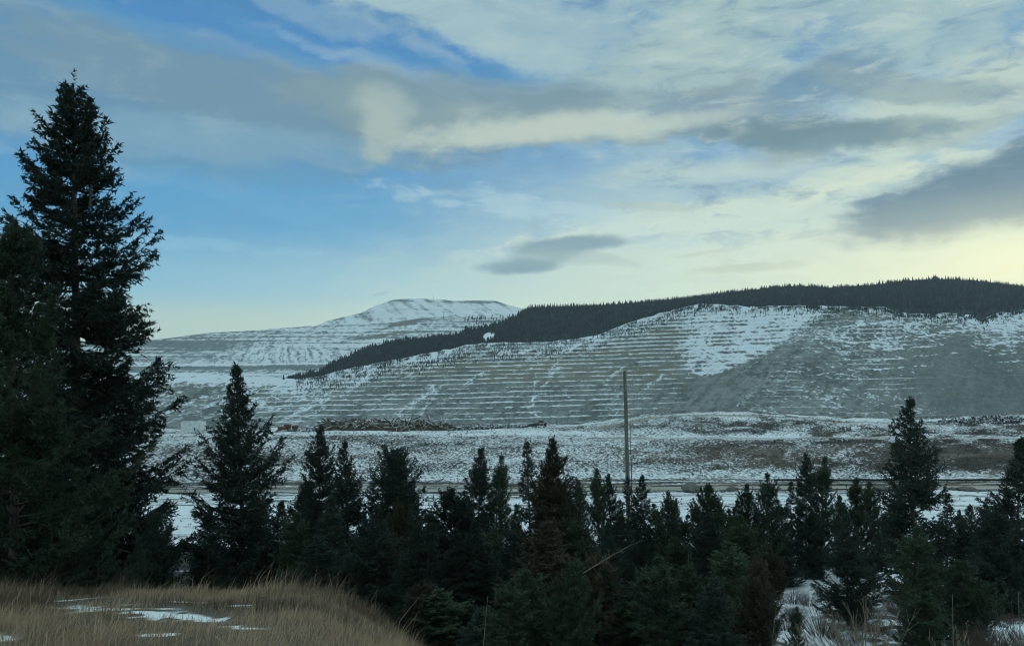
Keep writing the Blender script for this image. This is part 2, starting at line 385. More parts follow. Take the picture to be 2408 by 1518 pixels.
    # tan faces high on the benches, grey low down
    tan = (1 - sst(860, 950, yv + (x - 1200) * .02)) * (1 - sst(1660, 1760, x)) * sst(.35, .6, fbm(X / 160, fl * 2.2, 3, 91)) * .9
    tan += bump2(x, yv, 1180, 865, 300, 30) * .35 + .12 * sst(.5, .7, fbm(X / 90, Z / 30, 3, 92)) * sst(1700, 1900, x)
    WALLG.update(x0=xs[0], dx=xs[1] - xs[0], top=top, X=X, D=D2, Z=Z, bot=bot)
    # back slope behind the crest
    def ext(a, v): return np.vstack([a, v])
    bX = X[-1:] * 1.06; bD = D2[-1:] * 1.06; bZ = Z[-1:] - 25
    X = ext(X, bX); D2 = ext(D2, bD); Z = ext(Z, bZ); sn = ext(sn, sn[-1:]); tan = ext(tan, tan[-1:]); sh = ext(sh, sh[-1:])
    me = gridmesh('pit_wall', X, D2, Z, {'snow': sn, 'tan': tan, 'scree': sh})
    m = terrain_mat('pit_rock', (.155, .175, .175), (.205, .215, .205), (.205, .185, .145), .11, 1.15, bump=.5, soft=.16, scree=((.095, .105, .10), (.25, .262, .25)), scale2=.012, snow=(.74, .78, .82))
    obj('hill_pit_wall', me, m, kind='structure')
build_wall()

HILL_TOP = prof([(640, 905), (690, 888), (720, 878), (745, 874), (765, 868), (780, 858), (800, 847), (850, 822), (900, 808), (950, 800), (1000, 793), (1078, 788), (1090, 775), (1130, 772), (1160, 764), (1190, 753), (1215, 744), (1225, 733), (1250, 722), (1340, 720), (1430, 716), (1500, 711), (1580, 704),
                 (1640, 698), (1700, 689), (1780, 680), (1830, 674), (1890, 673), (1950, 676), (2050, 670), (2120, 661), (2200, 655), (2290, 659), (2408, 673), (2600, 700), (3000, 740)])
def hill_xyz(x, s):
    """forested hill behind the pit: x view column, s 0..1 foot to crest"""
    foot = WALL_TOP(x) + 14; top = np.minimum(HILL_TOP(x), foot - 4)
    yv = foot + (top - foot) * s
    d0 = wall_depth(x, 1.0) * 1.02
    D = d0 + np.interp(x, [640, 1100, 1400, 2000, 3000], [260, 500, 1100, 1500, 1500]) * s
    return (x - CX) / F * D, D, (HY - yv) / F * D, yv
def build_hill():
    xs = np.arange(640, 2900, 5.0); x, s = np.meshgrid(xs, np.linspace(0, 1, 40))
    X, D, Z, yv = hill_xyz(x, s)
    gap = bump2(x, yv, 1148, 792, 17, 9, -20) * (.3 + 1.8 * fbm(x / 7, yv / 4, 3, 2))
    sn = gap + .1 * (fbm(X / 30, D / 60, 3, 4) - .3)
    def ext(a, v): return np.vstack([a, v])
    X = ext(X, X[-1:] * 1.1); D2 = ext(D, D[-1:] * 1.1); Z = ext(Z, Z[-1:] - 60); sn = ext(sn, sn[-1:])
    me = gridmesh('forest_hill', X, D2, Z, {'snow': sn, 'tan': sn * 0})
    m = terrain_mat('forest_floor', (.012, .019, .023), (.02, .028, .03), (.1, .1, .08), .05, .3)
    obj('hill_forested', me, m, kind='structure')
build_hill()

def ridge(name, toppts, botpts, d0, d1, snowfn, m, x0, x1, step, rows, rough):
    x, s = np.meshgrid(np.arange(x0, x1, step), np.linspace(0, 1, rows))
    T, B = prof(toppts), prof(botpts)
    top = T(x) + (fbm(x / 22, x * 0, 3, 15) - .5) * 2.5; bot = B(x); yv = bot + (top - bot) * s
    D = d0 + (d1 - d0) * s; X = (x - CX) / F * D; Z = (HY - yv) / F * D
    D2 = D + (fbm(X / rough, Z / rough * 2.5, 5, 16, .6) - .5) * rough * .55
    sn, tan = snowfn(x, yv, X, Z)
    def ext(a, v): return np.vstack([a, v])
    X = ext(X, X[-1:] * 1.1); D2 = ext(D2, D2[-1:] * 1.1); Z = ext(Z, Z[-1:] - 80); sn = ext(sn, sn[-1:]); tan = ext(tan, tan[-1:])
    me = gridmesh(name, X, D2, Z, {'snow': sn, 'tan': tan}); obj(name, me, m, kind='structure')
far_m = terrain_mat('far_snow_slope', (.15, .18, .19), (.20, .23, .24), (.22, .20, .16), .016, .6, (1, 1, 1), bump=.5, soft=.22, scale2=.004)
def mesa_snow(x, yv, X, Z):
    g = fbm((X + Z * 1.3) / 75, Z / 200, 5, 7, .68); h = fbm(X / 500, Z / 17, 3, 8)
    sn = .68 + 1.35 * (g - .5) + .45 * (h - .5) - .25 * np.exp(-((yv - 708 - (x - 1000) * .02) / 2.2) ** 2) * (x > 900) + .2 * bump2(x, yv, 1140, 770, 90, 12)
    return sn, .5 * sst(.5, .65, h)
ridge('hill_snowy_mesa', [(-400, 830), (380, 812), (640, 800), (745, 764), (790, 748), (850, 735), (885, 717), (925, 704), (990, 701), (1040, 703), (1060, 706), (1160, 706), (1185, 713), (1225, 724), (1300, 742), (1500, 760), (1900, 800)],
      [(-400, 900), (1900, 900)], 7000, 9300, mesa_snow, far_m, -400, 1900, 3.0, 150, 260)
def dump_snow(x, yv, X, Z):
    # fan shaped dump slopes with gullies, dark horizontal benches above, flat shelves below
    cxs = np.round((x - 660) / 95 + .6 * (fbm(x / 70, x * 0, 2, 9) - .5)); cxs = cxs * 95 + 660
    th = np.arctan2(x - 665 + (x - cxs) * 1.1, np.maximum(yv - 745, 6)) * 15
    fan = fbm(th + fbm(x / 22, yv / 12, 4, 3) * 6, yv / 26, 5, 23, .66)
    fm = bump2(x, yv, 660, 835, 230, 30)
    hz = fbm(X / 900, Z / 9, 3, 24); fine = fbm(X / 22, Z / 8, 4, 25, .65)
    sn = .50 + .9 * (hz - .5) + .8 * (fine - .5)
    sn = sn * (1 - fm) + fm * (.60 + 1.25 * (fan - .5) + .3 * (fine - .5))
    sn -= .42 * bump2(x, yv, 470, 812, 110, 16) * (1 - fm * .6)
    for yy, w, a in [(784, 1.3, .28), (791, 1.2, .25), (799, 1.6, .22), (861, 4.5, .45), (869, 1.2, .2)]:
        ly = yy + (700 - x) * .016
        sn -= a * np.exp(-((yv - ly + 2.5 * (fbm(x / 60, x * 0, 2, 5) - .5)) / w) ** 2)
    sn += .3 * np.exp(-((yv - 855 - (700 - x) * .012) / 1.6) ** 2)
    sn += .25 * bump2(x, yv, 900, 800, 160, 18)
    tan = .35 * sst(.5, .65, hz) + .7 * bump2(x, yv, 960, 757, 70, 6, -14) + .6 * bump2(x, yv, 900, 790, 80, 5, -10)
    sn -= .45 * (bump2(x, yv, 960, 757, 70, 5, -14) + bump2(x, yv, 880, 792, 90, 5, -8))
    return sn, tan
ridge('hill_mine_dump', [(-400, 826), (200, 806), (380, 797), (460, 787), (500, 782), (640, 774), (665, 770), (740, 766), (800, 763), (870, 762), (930, 757), (990, 748), (1060, 742), (1120, 744), (1170, 742), (1200, 745), (1240, 748), (1400, 770), (1700, 800)],
      [(-400, 960), (1700, 960)], 4300, 5600, dump_snow, far_m, -400, 1700, 2.4, 200, 120)

# ------------------------------------------------------------------ near ground
RIM = prof([(-800, 1015), (400, 1012), (700, 1012), (1000, 1006), (1150, 1006), (1250, 1005), (1350, 1001), (1430, 995), (1480, 985), (1530, 977), (1620, 972), (1700, 971), (1800, 975), (1900, 981), (2010, 987), (2120, 990),
            (2200, 988), (2260, 984), (2330, 981), (2408, 980), (3200, 975)])
def gz(X, Y):
    X = np.asarray(X, float); Y = np.asarray(Y, float)
    Ys = np.maximum(Y, 4.0); xv = CX + X / Ys * F
    rimz = (HY - RIM(np.clip(xv, -700, 3100))) / F * 420
    foot = np.interp(xv, [300, 1100, 1700, 2408], [-35.2, -34.6, -33.8, -33.6])
    zr = np.interp(Y, [-60, 0, 5, 10, 25, 40, 73, 120, 170, 190, 207, 230, 250], [1.5, -2.2, -3.4, -5.2, -8.6, -11.5, -15.5, -20.6, -26.4, -28.4, -30.2, -32.2, -33.8])
    zr = zr + (foot + 33.8) * sst(120, 250, Y)
    b = np.where(Y <= 330, foot + (-28.7 - foot) * sst(248, 332, Y), np.where(Y <= 346, -28.7, -28.7 + (rimz + 28.7) * np.clip((Y - 346) / 74, 0, 1) ** .8))
    z = np.where(Y > 250, b, zr)
    z = np.where(Y > 420, np.interp(Y, [420, 440, 600, 900, 1200, 3000, 12000], [0, -.6, -60, -170, -200, -240, -400]) + rimz * np.interp(Y, [420, 900], [1, 0]), z)
    # grassy bank on the left
    kn = 1 - sst(-2.9, 1.3, X + .9 * (Y - 10) * .18)
    zl = np.interp(Y, [-60, 0, 6, 9, 13, 14.5, 20, 32, 45], [1.5, -2.2, -2.75, -3.05, -3.62, -4.1, -6.6, -10.1, -12.6])
    z = z + kn * (zl - z) * (1 - sst(30, 45, Y))
    n = (fbm(X / 9, Y / 9, 3, 2) - .5) * np.interp(Y, [0, 14, 30, 200, 420, 460], [.1, .25, .9, 1.4, 1.2, 6]) + (fbm(X / 1.7, Y / 1.7, 3, 3) - .5) * np.interp(Y, [0, 20, 60], [.10, .35, .3])
    n = n + (fbm(X / 28, Y / 14, 3, 19) - .5) * 3.5 * sst(255, 290, Y) * (1 - sst(400, 425, Y)) * (1 - sst(325, 333, Y) * (1 - sst(345, 352, Y)))
    flat = sst(186, 193, Y) * (1 - sst(205, 212, Y))
    return z + n * (1 - flat)
PATCH = [(-5.5, 11.05, 1.15, .42, -14), (-4.2, 10.35, .7, .3, 0), (-4.7, 11.9, .45, .12, 0), (-6.2, 9.15, .8, .18, 0), (-3.2, 9.7, .5, .14, 0), (-4.0, 9.3, .35, .1, 0), (-6.6, 12.1, .5, .12, 0), (-3.6, 11.2, .35, .1, 0)]
def patch(X, Y):
    p = 0
    for cx, cy, w, h, r in PATCH: p = p + bump2(X, Y, cx, cy, w, h, r)
    return np.clip(p * 1.2 * sst(.36, .56, fbm(X * 2.6, Y * 7, 4, 5, .6)), 0, 1.3)
def build_ground():
    ys = np.concatenate([np.arange(-30, 4, 2.0), np.arange(4, 20, .16), 20 * (1.012 ** np.arange(0, 260)), np.geomspace(460, 10600, 40)])
    t = np.linspace(-1.25, 1.15, 900)
    T, Y = np.meshgrid(t, ys); X = T * (Y + 34) * .86
    Z = gz(X, Y)
    xv = CX + X / np.maximum(Y, 4) * F; yv = HY - Z / np.maximum(Y, 4) * F
    sn = np.full_like(X, .5)
    str_ = fbm(X / 40, Y / 3.0, 4, 61, .6)
    # field below: mostly snow with ploughed streaks
    sn = .72 + 1.1 * (str_ - .5) - sst(110, 150, Y) * (.14 - .9 * (fbm(X / 25, Y / 1.8, 4, 69, .65) - .5))
    near = 1 - sst(55, 80, Y)
    sn = sn * (1 - near) + near * (.34 + .36 * sst(1760, 1850, xv) + 1.3 * (fbm(X / 3.2, Y / 3.2, 4, 62, .6) - .5))
    sn += near * .35 * (bump2(xv, yv, 1885, 1405, 60, 40) + bump2(xv, yv, 2390, 1480, 70, 50) + bump2(xv, yv, 2200, 1490, 60, 50) + bump2(xv, yv, 2080, 1370, 50, 30))
    wd = sst(18, 26, Y) * (1 - sst(60, 75, Y)) * (1 - sst(1700, 1850, xv)); sn -= wd * .25
    sn -= sst(206, 212, Y) * (1 - sst(246, 256, Y)) * (.22 + .5 * (fbm(X / 60, Y / 1.6, 3, 68) - .5))
    sn -= .12 * sst(206, 212, Y) * (1 - sst(262, 280, Y))
    # road side verges
    sn -= .25 * sst(176, 190, Y) * (1 - sst(208, 222, Y))
    # embankment
    emb = sst(248, 258, Y) * (1 - sst(420, 430, Y))
    clb = sst(.52, .66, fbm(X / 9, Y / 10, 4, 88, .6)) * (.12 + .30 * sst(1350, 1900, xv)) * sst(258, 270, Y)
    e = .49 - clb + .55 * (fbm(X / 30, Y / 16, 4, 63, .6) - .5) + .75 * (fbm((X - Y * .7) / 7, Y / 22, 4, 64, .7) - .5) * (.4 + .8 * sst(1500, 1900, xv))
    br = sst(1350, 1900, xv) * sst(258, 275, Y) * (1 - sst(318, 330, Y)) * .26
    br = br + .22 * bump2(xv, yv, 2350, 1075, 260, 38) + .2 * bump2(xv, yv, 1700, 1005, 170, 12) + .22 * bump2(xv, yv, 880, 1034, 170, 9) + .16 * bump2(xv, yv, 500, 1100, 120, 40) + .1 * bump2(xv, yv, 2000, 1010, 300, 10)
    e = e - br + .22 * np.exp(-((yv - 1026) / 3.0) ** 2) * sst(1380, 1700, xv) + .16 * sst(405, 416, Y)
    e += .07 * (1 - sst(256, 272, Y)) + .30 * bump2(xv, yv, 1000, 1016, 500, 7)
    sn = sn * (1 - emb) + emb * e
    # grass bank
    kn = (1 - sst(-2.9, 1.3, X + .9 * (Y - 10) * .18)) * (1 - sst(14.5, 17, Y))
    sn = sn * (1 - kn) + kn * (-.15 + 1.15 * patch(X, Y))
    sn = np.where(Y < 6, -.2, sn); sn = np.where(Y > 430, .35, sn)
    spk = 1 + .9 * sst(206, 214, Y) * (1 - sst(246, 262, Y)) + 2.1 * sst(246, 262, Y) * (1 - sst(425, 440, Y)) + .2 * (1 - kn) * (Y < 60)
    tan = .45 * sst(.5, .7, fbm(X / 30, Y / 8, 3, 65)) * (Y > 150) + kn * .8 + .5 * bump2(xv, yv, 1500, 1068, 900, 16) * (Y > 200)
    me = gridmesh('ground', X, Y, Z, {'snow': sn, 'tan': tan, 'spk': spk})
    m = terrain_mat('ground_snow_scrub', (.030, .031, .030), (.075, .062, .052), (.15, .12, .09), 1.0, .9, bump=.35, soft=.20, scale2=.25, stretch=(1, .8, 1.6), usespk=True)
    obj('ground', me, m, kind='structure')
build_ground()
def ribbon(name, xa, xb, yfn, wd, m, lift=.12, rows=7, n=400):
    t = np.linspace(0, 1, n); xs = xa + (xb - xa) * t
    Yc = yfn(xs); w = wd(xs) if callable(wd) else np.full_like(xs, wd)
    k = np.linspace(-.5, .5, rows)[:, None]; Y = Yc[None] + k * w[None]
    X = (xs[None] - CX) / F * Y
    Z = gz(X, Y) + lift - .25 * (np.abs(k) > .45)
    return obj(name, gridmesh(name, X, Y, Z, {'snow': X * 0, 'tan': X * 0}), m, kind='structure')
road_m = simple('sandy_road', (.25, .215, .165), (.44, .43, .40), .12, stretch=(.15, 1.4, 1), lo=.35, hi=.7)
ribbon('dirt_road', -300, 2900, lambda x: 198 + 1.5 * np.sin(x / 260), 19, road_m, .45)
ribbon('rim_track', 1410, 2200, lambda x: np.interp(x, [1410, 1600, 1900, 2200], [398, 411, 413, 400]), 9, road_m, .15)
ribbon('bench_track', 1380, 2900, lambda x: x * 0 + 339, 8, simple('packed_snow_track', (.52, .52, .51), (.26, .235, .20), .3, stretch=(.1, 1.2, 1)), .15)
ribbon('field_track', 400, 1150, lambda x: 222 + x * .006, 5, road_m, .15)
ribbon('wheel_track', 1100, 2900, lambda x: 224 + np.sin(x / 300), 3, road_m, .15)

# ------------------------------------------------------------------ foliage builder
def rnd(seed): return np.random.default_rng(seed)
def unit(v): return v / np.maximum(np.linalg.norm(v, axis=-1, keepdims=True), 1e-9)
def tube(path, rad, sides=7):
    path = np.asarray(path, float); n = len(path); rad = np.broadcast_to(rad, (n,))
    d = np.gradient(path, axis=0); d = unit(d)
    ref = np.where(np.abs(d[:, 2:3]) > .9, [[1., 0, 0]], [[0, 0, 1.]])
    a = unit(np.cross(d, ref)); b = np.cross(d, a)
    ph = np.arange(sides) / sides * 2 * np.pi
    V = path[:, None] + rad[:, None, None] * (np.cos(ph)[None, :, None] * a[:, None] + np.sin(ph)[None, :, None] * b[:, None])
    i = np.arange(n * sides).reshape(n, sides); j = np.roll(i, -1, 1)
    Fc = np.stack([i[:-1], j[:-1], j[1:], i[1:]], -1).reshape(-1, 4)
    return V.reshape(-1, 3), Fc
def join(parts):
    Vs, Fs, o = [], [], 0
    for V, Fc in parts: Vs.append(V); Fs.append(np.asarray(Fc) + o); o += len(V)
    return np.concatenate(Vs), np.concatenate(Fs)
def branches_tube(P0, P1, P2, P3, r0, r1):
    """many thin 3-sided branches through four points each"""
    P = np.stack([P0, P1, P2, P3], 1); n = len(P)
    d = unit(np.gradient(P, axis=1)); a = unit(np.cross(d, np.array([0, 0, 1.]) + 1e-3)); b = np.cross(d, a)
    rr = r0[:, None] + (r1 - r0)[:, None] * np.array([0, .33, .66, 1.])[None]
    ph = np.arange(3) / 3 * 2 * np.pi
    V = P[:, :, None] + rr[:, :, None, None] * (np.cos(ph)[None, None, :, None] * a[:, :, None] + np.sin(ph)[None, None, :, None] * b[:, :, None])
    i = np.arange(n * 12).reshape(n, 4, 3); j = np.roll(i, -1, 2)
    return V.reshape(-1, 3), np.stack([i[:, :-1], j[:, :-1], j[:, 1:], i[:, 1:]], -1).reshape(-1, 4)
def conifer(seed, H, Rm, pr, nbr, low=.04, a_lo=-5, a_hi=55, sag=.25, upturn=.25, tw=9, nl=.13, nw=.028, dens=14, npt=3, tup=8, trunk=.013, ragged=.35, bend=.0, twl=.42, twin=False):
    g = rnd(seed)
    k = g.random(nbr); hf = low + (1 - low) * (1 - (1 - k) ** 1.0) * .985
    hf = np.round(hf * nbr / 5) / (nbr / 5) * .8 + hf * .2; hf = np.clip(hf, low, .99)
    pp = np.array(pr); prr = np.interp(hf, pp[:, 0], pp[:, 1])
    phi = g.random(nbr) * 2 * np.pi
    lob = 1 + .22 * np.sin(phi * 2 + hf * 9 + seed) + .16 * np.sin(phi * 3 - hf * 17)
    L = Rm * prr * lob * (1 - ragged + 2 * ragged * g.random(nbr)) * .92 + .06
    th = np.radians(a_lo + (a_hi - a_lo) * hf ** 2.2 + g.normal(0, 7, nbr))
    cen = lambda h: np.stack([bend * np.sin(h / H * 3), bend * .6 * np.sin(h / H * 4 + 1), h * np.ones_like(h)], -1)
    base = cen(hf * H)
    d = np.stack([np.cos(phi) * np.cos(th), np.sin(phi) * np.cos(th), np.sin(th)], -1)
    def pt(i, t):
        z = -sag * t * (1 - .35 * t) + (sag * .65 + upturn) * t ** 3
        return base[i] + d[i] * (L[i] * t)[:, None] + np.array([0, 0, 1.])[None] * (L[i] * z)[:, None]
    al = np.arange(nbr)
    wood = [tube(cen(np.linspace(0, H, 14)), H * trunk * (1 - np.linspace(0, .93, 14)) ** .9, 8)]
    f = lambda t: pt(al, np.full(nbr, t))
    wood.append(branches_tube(f(0.), f(.33), f(.66), f(.97), L * .014 + .006, L * .003 + .003))
    # twigs
    nt_ = np.maximum(5, (L * tw * 1.05 + 3).astype(int)); bi = np.repeat(al, nt_); n = len(bi)
    t = .12 + .88 * g.random(n) ** .8
    side = np.where(g.random(n) < .5, -1, 1)
    tl = (twl * L[bi] * (1.05 - .85 * t) + .10) * (.6 + .7 * g.random(n))
    taz = phi[bi] + side * np.radians(28 + 42 * g.random(n)); tel = np.radians(tup + g.normal(0, 16, n)) + th[bi] * .5
    td = np.stack([np.cos(taz) * np.cos(tel), np.sin(taz) * np.cos(tel), np.sin(tel)], -1)
    tp = pt(bi, t)
    # branch tips continue as twigs
    tp = np.concatenate([tp, f(.8)]); td = np.concatenate([td, unit(f(1.0) - f(.8))]); tl = np.concatenate([tl, L * .24 + .06])
    # leader
    m = 5; tp = np.concatenate([tp, cen(H * np.linspace(.93, .985, m))]); td = np.concatenate([td, unit(np.stack([g.normal(0, .15, m), g.normal(0, .15, m), np.ones(m)], -1))]); tl = np.concatenate([tl, np.full(m, .05 * H * .75 + .10)])
    kk = np.maximum(2, (tl * dens).astype(int)); ti = np.repeat(np.arange(len(tl)), kk * npt); q = len(ti)
    s = g.random(q)
    p = tp[ti] + td[ti] * (tl[ti] * s)[:, None] + np.array([0, 0, -1.]) * (tl[ti] * .12 * s * s)[:, None]
    rv = g.normal(0, 1, (q, 3)); dirn = unit(td[ti] * .9 + unit(rv) * .95)
    sd = unit(np.cross(dirn, g.normal(0, 1, (q, 3)))) * (nw * 1.1 * (.6 + .8 * g.random(q)))[:, None]
    ln = (nl * 1.05 * (.6 + .7 * g.random(q)))[:, None]
    V = np.stack([p - sd * .7, p + sd * .7 + dirn * ln * .1, p + dirn * ln + sd * .3], 1).reshape(-1, 3)
    return join(wood), (V, np.arange(len(V)).reshape(-1, 3))
def tree_meshes(nm, *a, **k):
    (wv, wf), (cv, cf) = conifer(*a, **k)
    return mesh(nm + '_trunk', wv, wf, True), mesh(nm + '_crown', cv, cf)
def foliage_mat(name, c1, c2, c3):
    m, nt, b = mat(name, .75, .15)
    tc = nt.nodes.new('ShaderNodeTexCoord'); oi = nt.nodes.new('ShaderNodeObjectInfo')
    n = noise(nt, tc.outputs['Object'], .9, 3, .6); n2 = noise(nt, tc.outputs['Object'], 7, 2, .5)
    c = mixc(nt, n.smooth(.35, .65), c1, c2)
    rn = N(nt, oi.outputs['Random'])
    c = mixc(nt, (n2.smooth(.5, .75)) * (rn * .5 + .2), c, c3)
    c = mixc(nt, rn * .5, c, tuple(v * 1.9 for v in c2))
    nt.links.new(c, b.inputs['Base Color']); return m
bigfir_m = foliage_mat('silhouette_fir_needles', (.010, .017, .014), (.016, .024, .018), (.030, .033, .021))  # darker copy of the fir needles, silhouette shade put into the colour
fir_m = foliage_mat('fir_needles', (.020, .031, .026), (.031, .044, .033), (.052, .056, .036))
pine_m = foliage_mat('pine_needles', (.028, .045, .030), (.046, .064, .038), (.085, .085, .048))
rust_m = foliage_mat('brown_tinged_needles', (.030, .034, .024), (.052, .046, .030), (.090, .060, .036))
bark_m = simple('conifer_bark', (.11, .095, .08), (.05, .044, .038), 9, stretch=(1, 1, .25), bump=.4)
grey_bark = simple('grey_weathered_wood', (.17, .155, .135), (.08, .07, .06), 12, stretch=(1, 1, .15), bump=.3)

CONE = [(0, .75), (.08, .95), (.25, 1.0), (.45, .80), (.65, .55), (.82, .30), (.93, .13), (1, .03)]
NARROW = [(0, .6), (.15, .9), (.35, 1.0), (.6, .82), (.8, .5), (.92, .24), (1, .05)]
COLM = [(0, .5), (.12, .85), (.4, 1.0), (.7, .85), (.88, .5), (.96, .22), (1, .06)]
BUSHY = [(0, .8), (.2, 1.0), (.5, .95), (.75, .7), (.92, .35), (1, .1)]
PROTO = {}
def proto(key, H, W, fm, *a, **k):
    t, c = tree_meshes(key, *a, **k); t.materials.append(bark_m); c.materials.append(fm); PROTO[key] = (H, W, t, c)
proto('fir_a', 9, 3.6, fir_m, 101, 9, 1.8, CONE, 294, a_lo=-8, a_hi=50, sag=.2, upturn=.25, tw=12, bend=.08)
proto('fir_b', 9, 3.2, fir_m, 102, 9, 1.6, CONE, 251, a_lo=5, a_hi=60, sag=.15, upturn=.3, tw=11, ragged=.5, bend=.12)
proto('fir_c', 7, 3.4, fir_m, 103, 7, 1.7, BUSHY, 266, a_lo=5, a_hi=60, sag=.2, upturn=.2, tw=12, ragged=.4)
proto('fir_d', 9, 2.6, fir_m, 104, 9, 1.3, NARROW, 266, a_lo=0, a_hi=55, sag=.1, upturn=.3, tw=13)
proto('pine_a', 7, 1.9, pine_m, 111, 7, .95, COLM, 168, a_lo=25, a_hi=65, sag=0, upturn=.35, tw=10, nl=.15, nw=.024, tup=30, twl=.5, ragged=.4, bend=.06)
proto('pine_b', 7, 2.2, pine_m, 112, 7, 1.1, NARROW, 154, a_lo=15, a_hi=62, sag=0, upturn=.4, tw=9, nl=.16, nw=.026, tup=25, twl=.5, ragged=.5, bend=.1)
proto('pine_c', 6, 2.8, pine_m, 113, 6, 1.4, BUSHY, 210, a_lo=12, a_hi=60, sag=.05, upturn=.35, tw=10, nl=.17, nw=.028, tup=25, twl=.45)
proto('spar_a', 8, 2.2, fir_m, 121, 8, 1.1, CONE, 168, low=.1, a_lo=-12, a_hi=45, sag=.15, upturn=.2, tw=9, ragged=.55, dens=12)
proto('rust_a', 8, 3.0, rust_m, 131, 8, 1.5, CONE, 266, a_lo=10, a_hi=55, sag=.1, upturn=.3, tw=12, nl=.16, nw=.03, ragged=.5, tup=18)
proto('rust_b', 6, 3.0, rust_m, 132, 6, 1.5, BUSHY, 210, a_lo=15, a_hi=60, sag=.05, upturn=.35, tw=10, nl=.17, nw=.028, tup=25)
rt = random.Random(5)
def place(key, xv, yv, D, w, label, group=None, cat='tree', name='conifer_tree', sink=.25):
    H, W, tm, cm = PROTO[key]
    X = (xv - CX) / F * D; zt = (HY - yv) / F * D; zb = float(gz(X, D)) - sink
    if zt - zb < .8: zt = zb + .8
    t = thing(name, label, cat, (X, D, zb), rt.random() * 6.28, group)
    sxy = (w / F * D) / W * 1.08; t.scale = (sxy * rt.uniform(.85, 1.1), sxy * rt.uniform(.85, 1.1), (zt - zb) / H)
    t.rotation_euler = (rt.uniform(-.045, .045), rt.uniform(-.045, .045), rt.random() * 6.28)
    lean = t.rotation_euler.to_matrix() @ Vector((0, 0, zt - zb)); t.location.x -= lean.x
    obj('trunk', tm, None, t); obj('crown', cm, None, t); return t

# ------------------------------------------------------------------ the big fir on the left and its neighbours
BIG = [(0, .3), (.08, .72), (.14, .98), (.22, 1.04), (.33, 1.02), (.43, .86), (.53, .74), (.62, .60), (.70, .50), (.78, .45), (.86, .37), (.92, .25), (.97, .13), (1, .05)]
t = thing('fir_tree', 'tallest dark fir towering over the left side against the sky', 'tree', (0, 0, 0))
Db = 32.0; Xb = (172 - CX) / F * Db; zb = float(gz(Xb, Db)) - .3; Hb = (HY - 200) / F * Db - zb
t.location = (Xb, Db, zb)
(wv, wf), (cv, cf) = conifer(7, Hb, 3.95, BIG, 440, low=.08, a_lo=-16, a_hi=42, sag=.26, upturn=.28, tw=11, nl=.17, nw=.038, dens=12, npt=3, trunk=.013, ragged=.20, bend=.12, twl=.36)
obj('trunk', mesh('big_fir_trunk', wv, wf, True), bark_m, t); obj('crown', mesh('big_fir_crown', cv, cf), bigfir_m, t)
# a second leader beside the main stem
(wv, wf), (cv, cf) = conifer(9, 4.2, .8, CONE, 60, low=.2, a_lo=10, a_hi=60, sag=.1, upturn=.3, tw=10, nl=.14, nw=.03, trunk=.018)
wv = wv + np.array([.75, -.1, Hb - 4.9]); cv = cv + np.array([.75, -.1, Hb - 4.9])
obj('side_leader', mesh('side_leader', np.concatenate([wv, cv]), [[0, 1, 2]]), bark_m, t) if False else None
sl_ = obj('second_top', mesh('second_top', cv, cf), bigfir_m, t); obj('second_stem', mesh('second_stem', wv, wf, True), bark_m, t)
# near pine on the left edge
t = thing('pine_tree', 'bushy olive green pine at the left edge in front of the tall fir', 'tree', (0, 0, 0))
Dp = 17.5; Xp = (22 - CX) / F * Dp; zb = float(gz(Xp, Dp)) - .2; Hp = (HY - 560) / F * Dp - zb; t.location = (Xp, Dp, zb)
(wv, wf), (cv, cf) = conifer(12, Hp, 1.75, [(0, .95), (.3, 1.05), (.5, .92), (.65, .66), (.8, .50), (.92, .36), (1, .12)], 170, low=.03, a_lo=12, a_hi=58, sag=.05, upturn=.35, tw=10, nl=.11, nw=.016, dens=34, npt=4, trunk=.014, ragged=.32, tup=25, twl=.42, bend=.1)
obj('trunk', mesh('near_pine_trunk', wv, wf, True), bark_m, t); obj('crown', mesh('near_pine_crown', cv, cf), pine_m, t)

